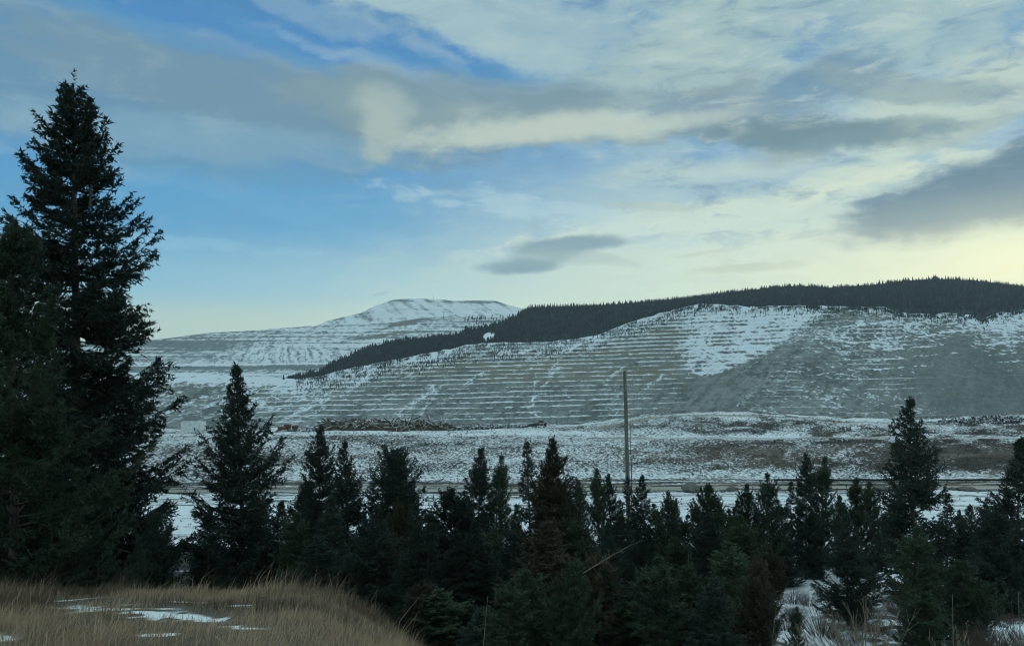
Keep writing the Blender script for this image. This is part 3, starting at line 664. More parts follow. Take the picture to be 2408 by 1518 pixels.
G1 = 'conifers in the belt below the road'
T = [  # key, x, ytop, depth, width, label
 ('fir_b', 566, 862, 38, 176, 'tall ragged dark fir second in height, alone right of the giant fir'),
 ('spar_a', 290, 1130, 36, 130, 'sparse thin trunked fir half hidden under the giant fir'),
 ('fir_c', 375, 1210, 30, 90, 'low dark fir filling the foot of the giant fir on its right'),
 ('fir_a', 483, 1212, 33, 112, 'small pointed fir standing left of the ragged fir above the grass'),
 ('fir_d', 757, 1004, 44, 104, 'slim dark fir with its top reaching the left end of the scrap heap'),
 ('fir_b', 812, 1040, 42, 120, 'broad topped fir standing just right of the slim one under the scrap heap'),
 ('fir_c', 932, 1066, 40, 140, 'rounded bushy fir below the middle of the scrap heap'),
 ('spar_a', 880, 1120, 50, 70, 'thin sparse fir squeezed left of the rounded bushy fir'),
 ('fir_c', 1058, 1158, 40, 130, 'low broad topped dark fir just left of the dense spire shaped fir'),
 ('fir_d', 1131, 1056, 46, 84, 'dense spire shaped fir left of the small open pine'),
 ('pine_b', 1180, 1078, 50, 62, 'small olive pine with bare lower stem beside pale dead sticks'),
 ('spar_a', 1238, 1040, 44, 96, 'open branched fir left of the rust tinged tree'),
 ('rust_a', 1300, 1034, 38, 130, 'rust tinged conifer with ragged top near the picture centre'),
 ('pine_a', 1360, 1132, 52, 48, 'very slender little pine right of the rust tinged conifer'),
 ('pine_a', 1402, 1106, 44, 62, 'upright narrow pine, left one of a close pair left of the pole'),
 ('fir_d', 1430, 1116, 48, 54, 'upright narrow fir, right one of a close pair left of the pole'),
 ('spar_a', 1474, 1120, 62, 44, 'thin fir whose top shows against the foot of the pole'),
 ('fir_a', 1511, 1120, 46, 86, 'pointed dark fir immediately right of the wooden pole'),
 ('pine_a', 1572, 1160, 44, 64, 'upright narrow pine between the pole and the large boulder'),
 ('pine_b', 1616, 1215, 46, 54, 'small thin pine in front of the largest roadside boulder'),
 ('pine_c', 1664, 1150, 44, 80, 'two topped pine just right of the largest boulder'),
 ('pine_a', 1714, 1200, 42, 44, 'short candle shaped pine in front of the second boulder'),
 ('pine_a', 1757, 1142, 46, 60, 'light gapped pine left of the taller one by the road'),
 ('pine_b', 1806, 1118, 44, 74, 'pointed pine standing centre of the right group below the road'),
 ('spar_a', 1858, 1132, 50, 56, 'thin see through conifer left of the dark spire'),
 ('fir_d', 1893, 1068, 46, 68, 'dark narrow spire rising onto the brushy embankment'),
 ('pine_b', 1943, 1082, 50, 62, 'loose green pine with curved tip right of the dark spire'),
 ('pine_a', 2012, 1128, 46, 60, 'left one of two twin topped pines under the black pipe'),
 ('pine_a', 2044, 1136, 45, 62, 'right one of two twin topped pines under the black pipe'),
 ('fir_b', 2154, 940, 40, 160, 'largest conifer on the right side with many pointed tops over the rim'),
 ('spar_a', 2225, 1160, 42, 80, 'sparse branches reaching out right of the largest right conifer'),
 ('fir_a', 2283, 1190, 38, 100, 'dark fir in front of the snow field near the right edge'),
 ('fir_a', 2385, 1030, 34, 150, 'tall black fir cut by the right edge of the picture'),
 ('fir_c', 2345, 1210, 33, 120, 'low black fir leaning against the tall one at the right edge'),
 ('fir_b', 1988, 1212, 30, 130, 'grey green open fir in front of the twin topped pines'),
 ('pine_b', 2160, 1245, 27, 120, 'dense green pine in front of the largest right conifer'),
 ('pine_a', 2173, 1395, 19, 110, 'thin bare stemmed young pine on the snow at the lower right'),
 ('pine_c', 2268, 1330, 25, 120, 'dark bushy conifer low down between the snow patches at right'),
 ('pine_b', 1876, 1432, 21, 46, 'tiny seedling pine standing on the open snow patch'),
 ('pine_b', 1548, 1316, 22, 140, 'broad olive pine low in the centre right of the dead sapling'),
 ('pine_b', 1712, 1280, 26, 120, 'wide green pine below the second boulder'),
 ('pine_b', 1640, 1370, 24, 120, 'green young pine between the two broad low pines'),
 ('rust_b', 1400, 1320, 22, 120, 'brownish young pine under the leaning dead sapling'),
 ('rust_a', 1285, 1228, 27, 150, 'brownish broad pine under the rust tinged conifer'),
 ('pine_c', 1235, 1350, 21, 120, 'low brown green pine at the bottom centre'),
 ('fir_a', 1120, 1225, 31, 140, 'dense black fir under the spire shaped one'),
 ('fir_a', 1010, 1210, 30, 130, 'black fir between the grass tip and the low broad topped one'),
 ('fir_b', 890, 1195, 32, 140, 'black fir behind the right end of the grass bank'),
 ('fir_a', 775, 1170, 33, 140, 'black fir behind the middle of the grass bank'),
 ('fir_a', 660, 1180, 36, 115, 'black fir just right of the ragged one above the grass'),
 ('fir_c', 720, 1145, 48, 90, 'dim fir half hidden between ragged and slim ones'),
 ('fir_b', 1838, 1262, 44, 90, 'dark fir above the open snow patch'),
 ('fir_a', 1460, 1215, 34, 130, 'dark fir at the foot of the wooden pole'),
 ('fir_c', 1330, 1190, 40, 120, 'dark fir just right of the rust tinged conifer lower down'),
]
for k, x, y, D, w, lb in T: place(k, x, y, D, w, lb, G1)
FILL = [  # one low conifer in the thicket under each of these neighbours: x, what stands above it
 (610, 'to the right of the foot of the ragged fir above the grass'), (700, 'under the slim fir left of the scrap heap'), (745, 'under the left end of the scrap heap, behind the grass edge'), (835, 'under the broad topped fir beside the slim one'),
 (940, 'under the rounded bushy fir, at the grass tip'), (985, 'in the gap between the bushy fir and the low broad topped one'), (1075, 'under the low broad topped fir'), (1165, 'in the gap under the small open pine'),
 (1205, 'under the open branched fir'), (1330, 'under the rust tinged tree, on its right side'), (1372, 'under the very slender little pine'), (1432, 'under the close pair of narrow trees'),
 (1500, 'under the wooden pole, right of the dead sapling tip'), (1590, 'under the pine between the pole and the largest boulder'), (1668, 'under the largest boulder'), (1745, 'under the light gapped pine'),
 (1795, 'under the pointed pine in the centre of the right group'), (2330, 'under the low black fir at the right edge'), (2420, 'cut by the right edge under the tall black fir')]
for i, (x, wh) in enumerate(FILL):
    D = rt.uniform(29, 40); y = rt.uniform(1195, 1290)
    if x > 2050: D = rt.uniform(33, 40); y = rt.uniform(1235, 1300)
    k = ['fir_a', 'pine_a', 'fir_d', 'pine_b', 'rust_b', 'fir_b'][i % 6]
    place(k, x, y, D, rt.uniform(85, 120) * 32 / D, {'fir': 'low dark fir ', 'pin': 'low green pine ', 'rus': 'low brownish pine '}[k[:3]] + wh.replace(' the ', ' '), 'low conifers filling the thicket')
BACK = [(600, 'right of the ragged fir, just above the grass edge'), (858, 'between the broad topped fir and the rounded bushy fir'), (975, 'right of the rounded bushy fir'), (1092, 'between the low broad topped fir and the spire shaped fir'), (1212, 'right of the small open pine'),
        (1270, 'between the open branched fir and the rust tinged conifer'), (1335, 'touching the right side of the rust tinged conifer'), (1456, 'just left of the wooden pole'), (1540, 'right of the pointed fir beside the pole'), (1592, 'left of the thin pine before the largest boulder'),
        (1690, 'between the two topped pine and the second boulder'), (1735, 'right of the second boulder'), (1782, 'left of the pointed pine in the right group'), (1832, 'right of the pointed pine in the right group'), (1918, 'right of the dark spire'),
        (1975, 'left of the twin topped pines'), (2085, 'right of the twin topped pines'), (2110, 'left of the largest right conifer'), (2255, 'left of the dark fir before the snow field'), (2318, 'left of the black firs at the right edge')]
for i, (x, wh) in enumerate(BACK):
    k = ['pine_a', 'fir_d', 'spar_a', 'pine_b', 'fir_b'][i % 5]
    place(k, x, rt.uniform(1150, 1215), rt.uniform(46, 58), rt.uniform(44, 66), ['slim little pine ', 'small narrow fir ', 'thin sparse conifer ', 'small loose pine ', 'small ragged fir '][i % 5] + wh.replace(' the ', ' '), 'small conifers in the back row of the belt')
BOT = ['in front of the grass tip', 'just right of the grass tip', 'below the black fir right of the grass', 'below the dense black fir', 'right of the single tall weed stalk', 'left of the brown green pine at bottom centre', 'below the brown green pine at bottom centre',
       'left of the leaning dead sapling foot', 'below the foot of the leaning dead sapling', 'below the brownish young pine under the sapling', 'below the right end of the dead sapling', 'below the left half of the broad olive pine', 'below the right half of the broad olive pine',
       'below the green young pine between two broad ones', 'below the wide green pine', 'at the left side of the open snow patch']
for i, wh in enumerate(BOT):
    x = 985 + i * 53 + rt.uniform(-12, 12)
    place(['rust_b', 'pine_a', 'pine_c', 'fir_d', 'pine_b'][i % 5], x, rt.uniform(1330, 1430), rt.uniform(19, 25), rt.uniform(85, 130),
          ['brown green', 'slim green', 'olive green', 'dark pointed', 'loose green'][i % 5] + (' young fir ' if i % 5 == 3 else ' young pine ') + 'at bottom edge, ' + wh.replace('the ', ''), 'young conifers along the bottom edge')
for x, y, D, w, lb in [(20, 1130, 26, 200, 'dark fir behind the lower left pine, nearest the left edge'), (120, 1180, 27, 170, 'dark fir low behind the right side of the left pine'), (225, 1240, 27, 120, 'low dark fir directly under the giant fir trunk'),
                       (325, 1265, 27, 80, 'low dark fir right of the giant fir trunk above the grass'), (-60, 900, 28, 250, 'tall dark fir peeking out at the left edge behind the pine')]:
    place('fir_a', x, y, D, w, lb, 'dark firs behind the left pine')

# ------------------------------------------------------------------ far forest
def spike_forest(n, hr, seed, smp):
    """little ragged cones, each a real tree sized spike on the hill surface"""
    g = rnd(seed); P_ = smp(g, n); m = len(P_)
    h = g.uniform(hr[0], hr[1], m) * (.65 + .7 * fbm(P_[:, 0] / 40, P_[:, 1] / 60, 3, 6)) * np.where(g.random(m) < .06, 1.35, 1); r = h * g.uniform(.13, .2, m); k = 5
    ph = np.arange(k) / k * 2 * np.pi
    parts = []
    V = np.zeros((m, 2 * (k + 1), 3)); Fc = []
    a = ph[None] + g.random((m, 1)) * 6
    for lv, (z0, z1, rr) in enumerate([(.02, .68, 1.), (.45, 1.0, .62)]):
        o = lv * (k + 1)
        jr = r[:, None] * rr * g.uniform(.6, 1.25, (m, k))
        V[:, o:o + k, 0] = P_[:, 0:1] + np.cos(a) * jr; V[:, o:o + k, 1] = P_[:, 1:2] + np.sin(a) * jr
        V[:, o:o + k, 2] = P_[:, 2:3] + h[:, None] * (z0 + g.uniform(-.04, .06, (m, k)))
        V[:, o + k] = P_; V[:, o + k, 2] += h * z1
        for j in range(k): Fc.append([o + j, o + (j + 1) % k, o + k])
    Fc = (np.array(Fc)[None] + (np.arange(m) * 2 * (k + 1))[:, None, None]).reshape(-1, 3)
    return V.reshape(-1, 3), Fc
farleaf = simple('far_conifers', (.010, .018, .024), (.022, .030, .033), .02)
def smp_hill(g, n):
    x = g.uniform(645, 2800, n); s = g.random(n) ** .8
    X, D, Z, yv = hill_xyz(x, s)
    keep = bump2(x, yv, 1148, 790, 17, 10, -20) * (.5 + fbm(x / 7, yv / 4, 3, 2)) < .35
    thin = fbm(x / 10, yv / 5, 3, 8)
    keep &= (thin > .30 + .20 * (s < .25) + .10 * (x < 1130)) & ~((x < 775) & (thin < .46))
    return np.stack([X, D, Z - 1], -1)[keep]
V, Fc = spike_forest(42000, (8, 22), 3, smp_hill)
obj('forest', mesh('forest', V, Fc), farleaf, kind='stuff', label='dark conifer forest covering the hill behind the open pit', category='forest')
def smp_rim(g, n):
    x = g.uniform(700, 2500, n); d = g.exponential(np.interp(x, [700, 1100, 1500, 1700, 2500], [11, 17, 12, 5, 4]), n)
    top = WALL_TOP(x); bot = 1045.; s = 1 - (d - 2) / (bot - top)
    keep = (s < .999) & (d < 46) & (fbm(x / 16, d / 5, 3, 9) > .42)
    a, b, c = on_wall(x, top + d)
    return np.stack([a, b, c - .6], -1)[keep]
V, Fc = spike_forest(15000, (5, 12), 4, smp_rim); V[:, 2] = V[:, 2]
obj('rim_thicket', mesh('rim_thicket', V, Fc), farleaf, kind='stuff', label='scattered dark scrub and small conifers along the upper pit edge', category='scrub')
def smp_pass(g, n):
    x = g.uniform(1040, 1235, n); yv = g.uniform(742, 775, n); D = np.full(n, 4450.)
    keep = (fbm(x / 16, yv / 7, 3, 10) > .47) & (yv > 742 + (1235 - x) * .03)
    return np.stack([(x - CX) / F * D, 4500 + (770 - yv) * 26, (HY - yv) / F * 4900], -1)[keep]
# individual far trees
g = rnd(77); fm_t, fm_c = [], []
(wv, wf), (cv, cf) = conifer(301, 18, 2.6, CONE, 46, tw=1.4, nl=1.5, nw=.5, dens=1.4, npt=3, trunk=.012, a_lo=0)
ft, fc_ = mesh('far_tree_trunk', wv, wf), mesh('far_tree_crown', cv, cf); ft.materials.append(bark_m); fc_.materials.append(farleaf)
farD = lambda x: float(wall_depth(x, 1.0))
def far_tree(x, yv, D, s, label, group):
    t = thing('far_conifer', label, 'tree', ((x - CX) / F * D, D, (HY - yv) / F * D - 1), g.random() * 6, group)
    t.scale = (s, s, s); obj('trunk', ft, None, t); obj('crown', fc_, None, t)
for i in range(90):
    x = g.uniform(700, 1240); s = g.uniform(.75, 1.35); X, D, Z, yv = hill_xyz(np.array(x), np.array(.97 + .03 * g.random()))
    far_tree(x, float(yv) + 1, float(D), s, 'dark conifer standing up along the crest of the lower forest strip', 'conifers on the crest of the forest strip')
for i in range(90):
    x = g.uniform(1240, 2450); s = g.uniform(.6, 1.25); X, D, Z, yv = hill_xyz(np.array(x), np.array(1.))
    far_tree(x, float(yv) + 1, float(D), s, 'tiny conifer pricking the skyline of the forested hill', 'skyline conifers of the forested hill')
for i in range(70):
    x = g.uniform(1092, 1222); yv = 741 + (1222 - x) * .02 + abs(g.normal(0, 1)) * 9; s_ = (960 - yv) / (960 - 744)
    if fbm(np.array(x / 14), np.array(yv / 6), 3, 10) < .42: continue
    far_tree(x, yv + 3, 4300 + 1300 * s_ - 25, g.uniform(.7, 1.5), 'small conifer scattered on the bright snow slope just below the mesa', 'conifers on the snow slope below the mesa')
far_tree(667, 892, 2900, 1.0, 'lone bush like conifer on the snow left of the forest strip', None)
for i in range(14):
    x = 696 + i * 5 + g.uniform(-2, 2)
    far_tree(x, 892 - i * .8, 3150, g.uniform(.6, 1.1), 'small conifer at the far left tip of the forest strip', 'conifers at the left tip of the forest strip')

# ------------------------------------------------------------------ masts on the mesa
steel = simple('dull_steel', (.10, .11, .12), (.06, .06, .07), 2)
def masts(name, label, pts, D, h, bar=False):
    x0, y0 = pts[0]
    t = thing(name, label, 'mast', ((x0 - CX) / F * D, D, (HY - y0) / F * D - 3))
    for i, (x, y) in enumerate(pts):
        dx = (x - x0) / F * D
        V, Fc = tube([(dx, 0, 0), (dx, 0, h * .6), (dx, 0, h)], [1.6, 1.1, .6], 5)
        obj('mast_pole', mesh('mast_pole', V, Fc), steel, t)
    if bar:
        V, Fc = tube([((pts[0][0] - x0 - 4) / F * D, 0, h * .92), ((pts[-1][0] - x0 + 4) / F * D, 0, h * .92)], 1.0, 5)
        obj('crossarm', mesh('crossarm', V, Fc), steel, t)
masts('radio_mast', 'thin radio mast on top of the snowy mesa', [(1019, 703)], 9000, 55)
masts('power_pylon', 'two legged power pylon on the snow below the mesa', [(1043, 748), (1056, 748)], 5450, 48, True)

# ------------------------------------------------------------------ utility pole
Dq = 73.; Xq = (1480 - CX) / F * Dq; zq = float(gz(Xq, Dq)) - .5; ht = (HY - 874) / F * Dq - zq
t = thing('utility_pole', 'tall bare wooden pole rising from the trees near the centre', 'pole', (Xq, Dq, zq))
lean = (1471 - 1482) / F * Dq
zs = np.linspace(0, 1, 12)
V, Fc = tube(np.stack([lean * zs, zs * 0, ht * zs], -1), .225 - .085 * zs, 12)
n = len(V); V = np.vstack([V, [[lean, 0, ht + .03]]])
pole_m = simple('weathered_pole_wood', (.19, .175, .145), (.10, .09, .072), 10, stretch=(1, 1, .05), bump=.3)
obj('shaft', mesh('pole_shaft', V, Fc, True), pole_m, t)
V, Fc = tube([(lean, 0, ht - .02), (lean, 0, ht + .12)], [.15, .04], 12); obj('cap', mesh('pole_cap', V, Fc), grey_bark, t)
k = .915; zz = ht * k
V1 = tube([(lean * k - .42, -.1, zz), (lean * k + .2, -.1, zz + .02)], .035, 6); V2 = tube([(lean * k - .40, -.1, zz - .02), (lean * k - .40, -.1, zz + .16)], [.06, .04], 6)
V, Fc = join([V1, V2]); obj('bracket', mesh('pole_bracket', V, Fc), steel, t)
V, Fc = tube([(lean * .55 + .19, -.16, ht * .1), (lean * .9 + .17, -.16, ht * .86)], .018, 5); obj('ground_wire', mesh('ground_wire', V, Fc), steel, t)
for zk in (.88, .80):
    V, Fc = tube([(lean * zk, 0, ht * zk), (lean * zk, 0, ht * zk + .06)], .175, 12); obj('band', mesh('pole_band', V, Fc), steel, t)

# ------------------------------------------------------------------ bare saplings, dead sticks
def bare_tree(seed, path, r0, r1, ntw, tl, up=.5):
    g = rnd(seed); path = np.asarray(path, float); n = len(path)
    parts = [tube(path, np.linspace(r0, r1, n), 5)]
    d = path[-1] - path[0]; Lg = np.linalg.norm(d); ax = d / Lg
    for i in range(ntw):
        s = g.uniform(.25, .98); k = s * (n - 1); i0 = int(k); p = path[i0] + (path[min(i0 + 1, n - 1)] - path[i0]) * (k - i0)
        dr = unit(g.normal(0, 1, 3)); dr = unit(dr + ax * .7 + np.array([0, 0, up * .5])); l = tl * (1.15 - s) * g.uniform(.5, 1.2)
        q = p + dr * l * .5 + np.array([0, 0, .06 * l]); e = q + unit(dr + g.normal(0, .3, 3)) * l * .5
        rr = (r0 + (r1 - r0) * s) * .45
        parts.append(tube([p, q, e], [rr, rr * .7, rr * .4], 3))
        for j in range(2):
            dd = unit(dr + g.normal(0, .6, 3)); parts.append(tube([q, q + dd * l * .35], [rr * .5, rr * .3], 3))
    return join(parts)
twig_m = simple('bare_pale_twig', (.22, .185, .14), (.13, .11, .085), 6)
dark_twig = simple('bare_dark_twig', (.085, .07, .058), (.05, .042, .036), 6)
def pt3(x, y, D): return np.array([(x - CX) / F * D, D, (HY - y) / F * D])
def stick(name, label, cat, pts, r0, r1, ntw, tl, m, seed, group=None):
    P_ = [pt3(*p) for p in pts]; b = P_[0].copy()
    V, Fc = bare_tree(seed, [p - b for p in P_], r0, r1, ntw, tl)
    o = obj(name, mesh(name, V, Fc), m, label=label, category=cat); o.location = tuple(b)
    if group: o['group'] = group
    return o
stick('dead_sapling', 'pale dead sapling leaning to the right across the dark trees', 'dead tree', [(1330, 1372, 20.6), (1385, 1338, 20.8), (1430, 1310, 21), (1475, 1285, 21.2), (1512, 1268, 21.4)], .013, .003, 34, .45, twig_m, 1)
def grounded(x, D): return HY - float(gz((x - CX) / F * D, D)) / D * F
stick('bare_sapling', 'thin leafless sapling standing right beside the wooden pole', 'sapling', [(1486, grounded(1486, 95), 95), (1485, 1110, 95), (1483, 1050, 95), (1482, 990, 95)], .06, .015, 34, 1.3, dark_twig, 2)
for i, (x, y0) in enumerate([(1166, 1118), (1172, 1150)]):
    stick('dead_snag', ['taller pale dead stick at the foot of the small open pine', 'shorter grey dead stick at the foot of the small open pine'][i], 'dead tree',
          [(x + 4, grounded(x, 58), 58), (x + 1, (y0 + 1230) / 2, 58), (x, y0, 58)], .09, .03, 6, .5, grey_bark, 10 + i)
for i, (x, y0, D, lb) in enumerate([(2240, 1395, 13, 'forked pale sapling stem rising from the bottom edge at right'), (1147, 1400, 12, 'single tall pale weed stalk standing beyond the grass tip'),
                                    (1828, 1400, 20, 'thin curved bare stem at the left side of the open snow patch'), (2395, 1390, 14, 'bare brown stem at the right edge low down'), (1620, 1290, 25, 'thin pale bare stem between the two broad low pines')]):
    yb_ = grounded(x, D)
    stick('leafless_sapling', lb, 'sapling', [(x + [-6, -22, -14, 8, -12][i], yb_, D), (x + [2, -12, -10, 4, -6][i], (y0 + yb_) / 2, D), (x, y0, D)], .012 if i != 1 else .009, .003, [16, 0, 10, 14, 8][i], .5, twig_m, 30 + i)
# fallen logs on the snow
logs = [(1820, 1402, 1915, 1412, 24, 'long fallen log across the open snow patch'), (2062, 1352, 2140, 1340, 27, 'dark fallen log on the snow left of the largest right conifer'), (1828, 1500, 1860, 1518, 17, 'snow dusted fallen stick at the bottom left of the snow patch'),
        (1440, 1500, 1560, 1440, 22, 'fallen grey log low in the centre thicket'), (2190, 1392, 2240, 1400, 25, 'thin fallen log between shrubs on the right slope'), (2130, 1410, 2060, 1398, 24, 'short fallen log under the largest right conifer')]
for i, (x0, y0, x1, y1, D, lb) in enumerate(logs):
    X0, X1 = (x0 - CX) / F * D, (x1 - CX) / F * D; D1 = D + (y0 - y1) * .02
    a = np.array([X0, D, float(gz(X0, D)) + .10]); b = np.array([X1, D1, float(gz(X1, D1)) + .16]); mid = (a + b) / 2 + np.array([0, 0, .05])
    V, Fc = bare_tree(50 + i, [a - a, mid - a, b - a], .085, .05, 7, .4)
    o = obj('fallen_log', mesh('fallen_log', V, Fc, True), grey_bark, label=lb, category='log', group='fallen logs on the slope'); o.location = tuple(a)

# ------------------------------------------------------------------ shrubs on the near slope
def shrub_mesh(seed, r, h, n, th=.006):
    g = rnd(seed); parts = []
    for i in range(n):
        a = g.random() * 6.28; l = r * math.sqrt(g.random()); b = np.array([math.cos(a) * l * .35, math.sin(a) * l * .35, 0])
        e = np.array([math.cos(a) * l, math.sin(a) * l, h * g.uniform(.5, 1)]); m_ = (b + e) / 2 + np.array([0, 0, .1 * h])
        parts.append(tube([b, m_, e], [th, th * .7, th * .4], 3))
        for j in range(4):
            s = g.random(); q = m_ + (e - m_) * s; dd = unit(g.normal(0, 1, 3) + np.array([0, 0, .6])); parts.append(tube([q, q + dd * h * .25], [th * .5, th * .25], 3))
    return mesh('shrub', *join(parts))
SH = [shrub_mesh(1, .55, .55, 60), shrub_mesh(2, .8, .7, 90), shrub_mesh(3, .45, .4, 50)]
sh_m = [dark_twig, simple('red_brown_twig', (.12, .075, .055), (.07, .05, .04), 5), simple('grey_twig', (.10, .10, .095), (.06, .055, .05), 5)]
for s_, m_ in zip(SH, sh_m): s_.materials.append(m_)
for i in range(110):
    D = rt.uniform(15, 44); x = rt.uniform(1740, 2440)
    if abs(x - 1890) < 36 and 20 < D < 28: continue
    X = (x - CX) / F * D; k = rt.randrange(3)
    o = obj('bare_shrub', SH[k], None, label=['dark brown leafless shrub low on the snowy slope at the lower right', 'reddish brown leafless shrub low on the snowy slope at the lower right', 'small grey leafless shrub low on the snowy slope at the lower right'][k], category='shrub',
            group='leafless shrubs on the lower right slope of kind ' + ['dark brown', 'reddish brown', 'grey'][k])
    o.location = (X, D, float(gz(X, D)) - .03); o.rotation_euler = (0, 0, rt.random() * 6.28); s_ = rt.uniform(.6, 1.5); o.scale = (s_, s_, s_ * rt.uniform(.7, 1.1))
# big fan of pale stalks at the lower right, close to the road
def fan(seed, x, yb, D, n, spread, h, m, label):
    g = rnd(seed); parts = []; b0 = pt3(x, yb, D); b0[2] = float(gz(b0[0], D)) - .02
    for i in range(n):
        a = g.uniform(-spread, spread * .35); l = h * g.uniform(.55, 1.05); dy = g.normal(0, .15)
        b = np.array([g.normal(0, .09), g.normal(0, .07), 0]); d = np.array([math.sin(a), dy, math.cos(a)])
        m_ = b + d * l * .5; e = b + d * l + np.array([math.sin(a) * .1 * l, 0, -.12 * l * abs(math.sin(a))])
        parts.append(tube([b, m_, e], [.010, .0075, .003], 3))
        for j in range(5):
            s = g.uniform(.3, 1); q = m_ + (e - m_) * s; parts.append(tube([q, q + unit(d + g.normal(0, .35, 3)) * l * .16], [.005, .002], 3))
    o = obj('dry_shrub', mesh('dry_shrub', *join(parts)), m, label=label, category='shrub'); o.location = tuple(b0); return o
straw_m = simple('dry_straw', (.24, .20, .14), (.15, .125, .09), 8)
fan(5, 2040, 1600, 15, 90, .95, 1.95, straw_m, 'fan of long dry stalks sprouting at the bottom edge right of centre')
fan(6, 2250, 1600, 16, 26, .6, 1.4, straw_m, 'smaller fan of dry stalks at the bottom edge near the right corner')
fan(8, 2410, 1560, 16, 60, .9, 1.9, dark_twig, 'brown bush of dry stalks cut by the right bottom corner')

# ------------------------------------------------------------------ grass on the bank
def build_grass():
    g = rnd(8); n = 190000
    X = g.uniform(-13.5, 2.2, n); Y = g.uniform(6.6, 15.6, n)
    kn = 1 - sst(-2.9, 1.3, X + .9 * (Y - 10) * .18)
    dn = (.35 + .9 * fbm(X * 1.3, Y * 1.3, 3, 4)) * sst(.25, .7, kn) * (1 - sst(14.2, 15.6, Y))
    keep = (g.random(n) < dn * (1 - .86 * np.clip(patch(X, Y) * 1.2, 0, 1)))
    X, Y = X[keep], Y[keep]; n = len(X); Z = gz(X, Y) - .01
    clump = fbm(X * 1.1, Y * 1.1, 3, 14)
    h = .62 * (.08 + .40 * clump ** 1.6 + .10 * sst(12, 14, Y)) * g.uniform(.4, 1.3, n) * np.where(g.random(n) < .06, 1.9, 1) * (.7 + .8 * sst(.4, .65, fbm(X * .8, Y * .8, 3, 24))) * (1 + .55 * bump2(X, Y, -2.2, 10, 1.5, 1.8)) * np.where(patch(X, Y) > .25, .5, 1)
    az = g.normal(.15, .9, n); ln = np.abs(g.normal(.28, .22, n))
    d = np.stack([np.cos(az) * ln, np.sin(az) * ln, np.ones(n)], -1); d = unit(d)
    b = np.stack([X, Y, Z], -1)
    dr = np.stack([np.cos(az), np.sin(az), -.2 * np.ones(n)], -1) * (h * g.uniform(.0, .35, n))[:, None]
    m1 = b + d * (h * .55)[:, None]; e = b + d * h[:, None] + dr
    w = g.uniform(.0018, .0042, n)[:, None]; sa = g.random(n) * 6.28; sd = np.stack([np.cos(sa), np.sin(sa), 0 * sa], -1) * w
    V = np.stack([b - sd, b + sd, m1 + sd * .8, m1 - sd * .8, e], 1).reshape(-1, 3); o = (np.arange(n) * 5)[:, None]
    Fc = np.concatenate([np.array([[0, 1, 2]]) + o, np.array([[0, 2, 3]]) + o, np.array([[3, 2, 4]]) + o])
    tint = np.repeat(g.random(n) * .55 + (fbm(X * .7, Y * .9, 4, 15) - .5) * 1.3 + .2 + .3 * bump2(X, Y, -2.2, 10.5, 1.8, 3), 5)
    m, nt, bs = mat('dry_grass', .8, .15)
    c = mixc(nt, attr(nt, 'tint').smooth(.25, .8), (.11, .079, .057), (.46, .335, .22))
    nt.links.new(c, bs.inputs['Base Color'])
    obj('dry_grass', mesh('dry_grass', V, Fc, attrs={'tint': tint}), m, kind='stuff', label='dry tan grass covering the bank in the left foreground', category='grass')
build_grass()
# tufts of brush over the embankment and field
def build_brush():
    g = rnd(18); n = 34000
    Y = np.where(g.random(n) < .7, g.uniform(252, 415, n), g.uniform(75, 250, n)); xv = g.uniform(-150, 2650, n); X = (xv - CX) / F * Y
    q = fbm(X / 22, Y / 11, 4, 64, .6); yv = HY - gz(X, Y) / Y * F
    dens = .5 * sst(.42, .62, q) * (.3 + .5 * sst(1300, 1800, xv)) + .9 * sst(.50, .62, fbm(X / 9, Y / 10, 4, 88, .6)) * (.35 + .65 * sst(1350, 1900, xv)) + .6 * bump2(xv, yv, 1700, 1005, 170, 12) + .5 * bump2(xv, yv, 880, 1036, 170, 10)
    dens = np.where(Y < 250, .10 * sst(.4, .6, q), dens) * np.where((Y > 190) & (Y < 208), 0, 1) * np.where((Y > 333) & (Y < 346) & (xv > 1350), .05, 1)
    k = g.random(n) < dens; X, Y = X[k], Y[k]; n = len(X); Z = gz(X, Y)
    r = g.uniform(.25, .8, n) * np.where(Y < 250, .6, 1); h = r * g.uniform(.7, 1.6, n); kk = 7
    P_ = np.stack([X, Y, Z], -1)[:, None]
    a = g.random((n, kk)) * 6.28; e = np.stack([np.cos(a) * r[:, None], np.sin(a) * r[:, None], h[:, None] * g.uniform(.4, 1, (n, kk))], -1)
    s = np.stack([-np.sin(a), np.cos(a), 0 * a], -1) * (r * .22)[:, None, None]
    V = np.stack([P_ + e * .05 - s * .3, P_ + e * .6 + s, P_ + e], 2).reshape(-1, 3)
    obj('low_brush', mesh('low_brush', V, np.arange(len(V)).reshape(-1, 3)), simple('dry_brush', (.05, .045, .04), (.10, .075, .06), .2), kind='stuff', label='dry brown brush dotting the snowy embankment and field', category='brush')
build_brush()

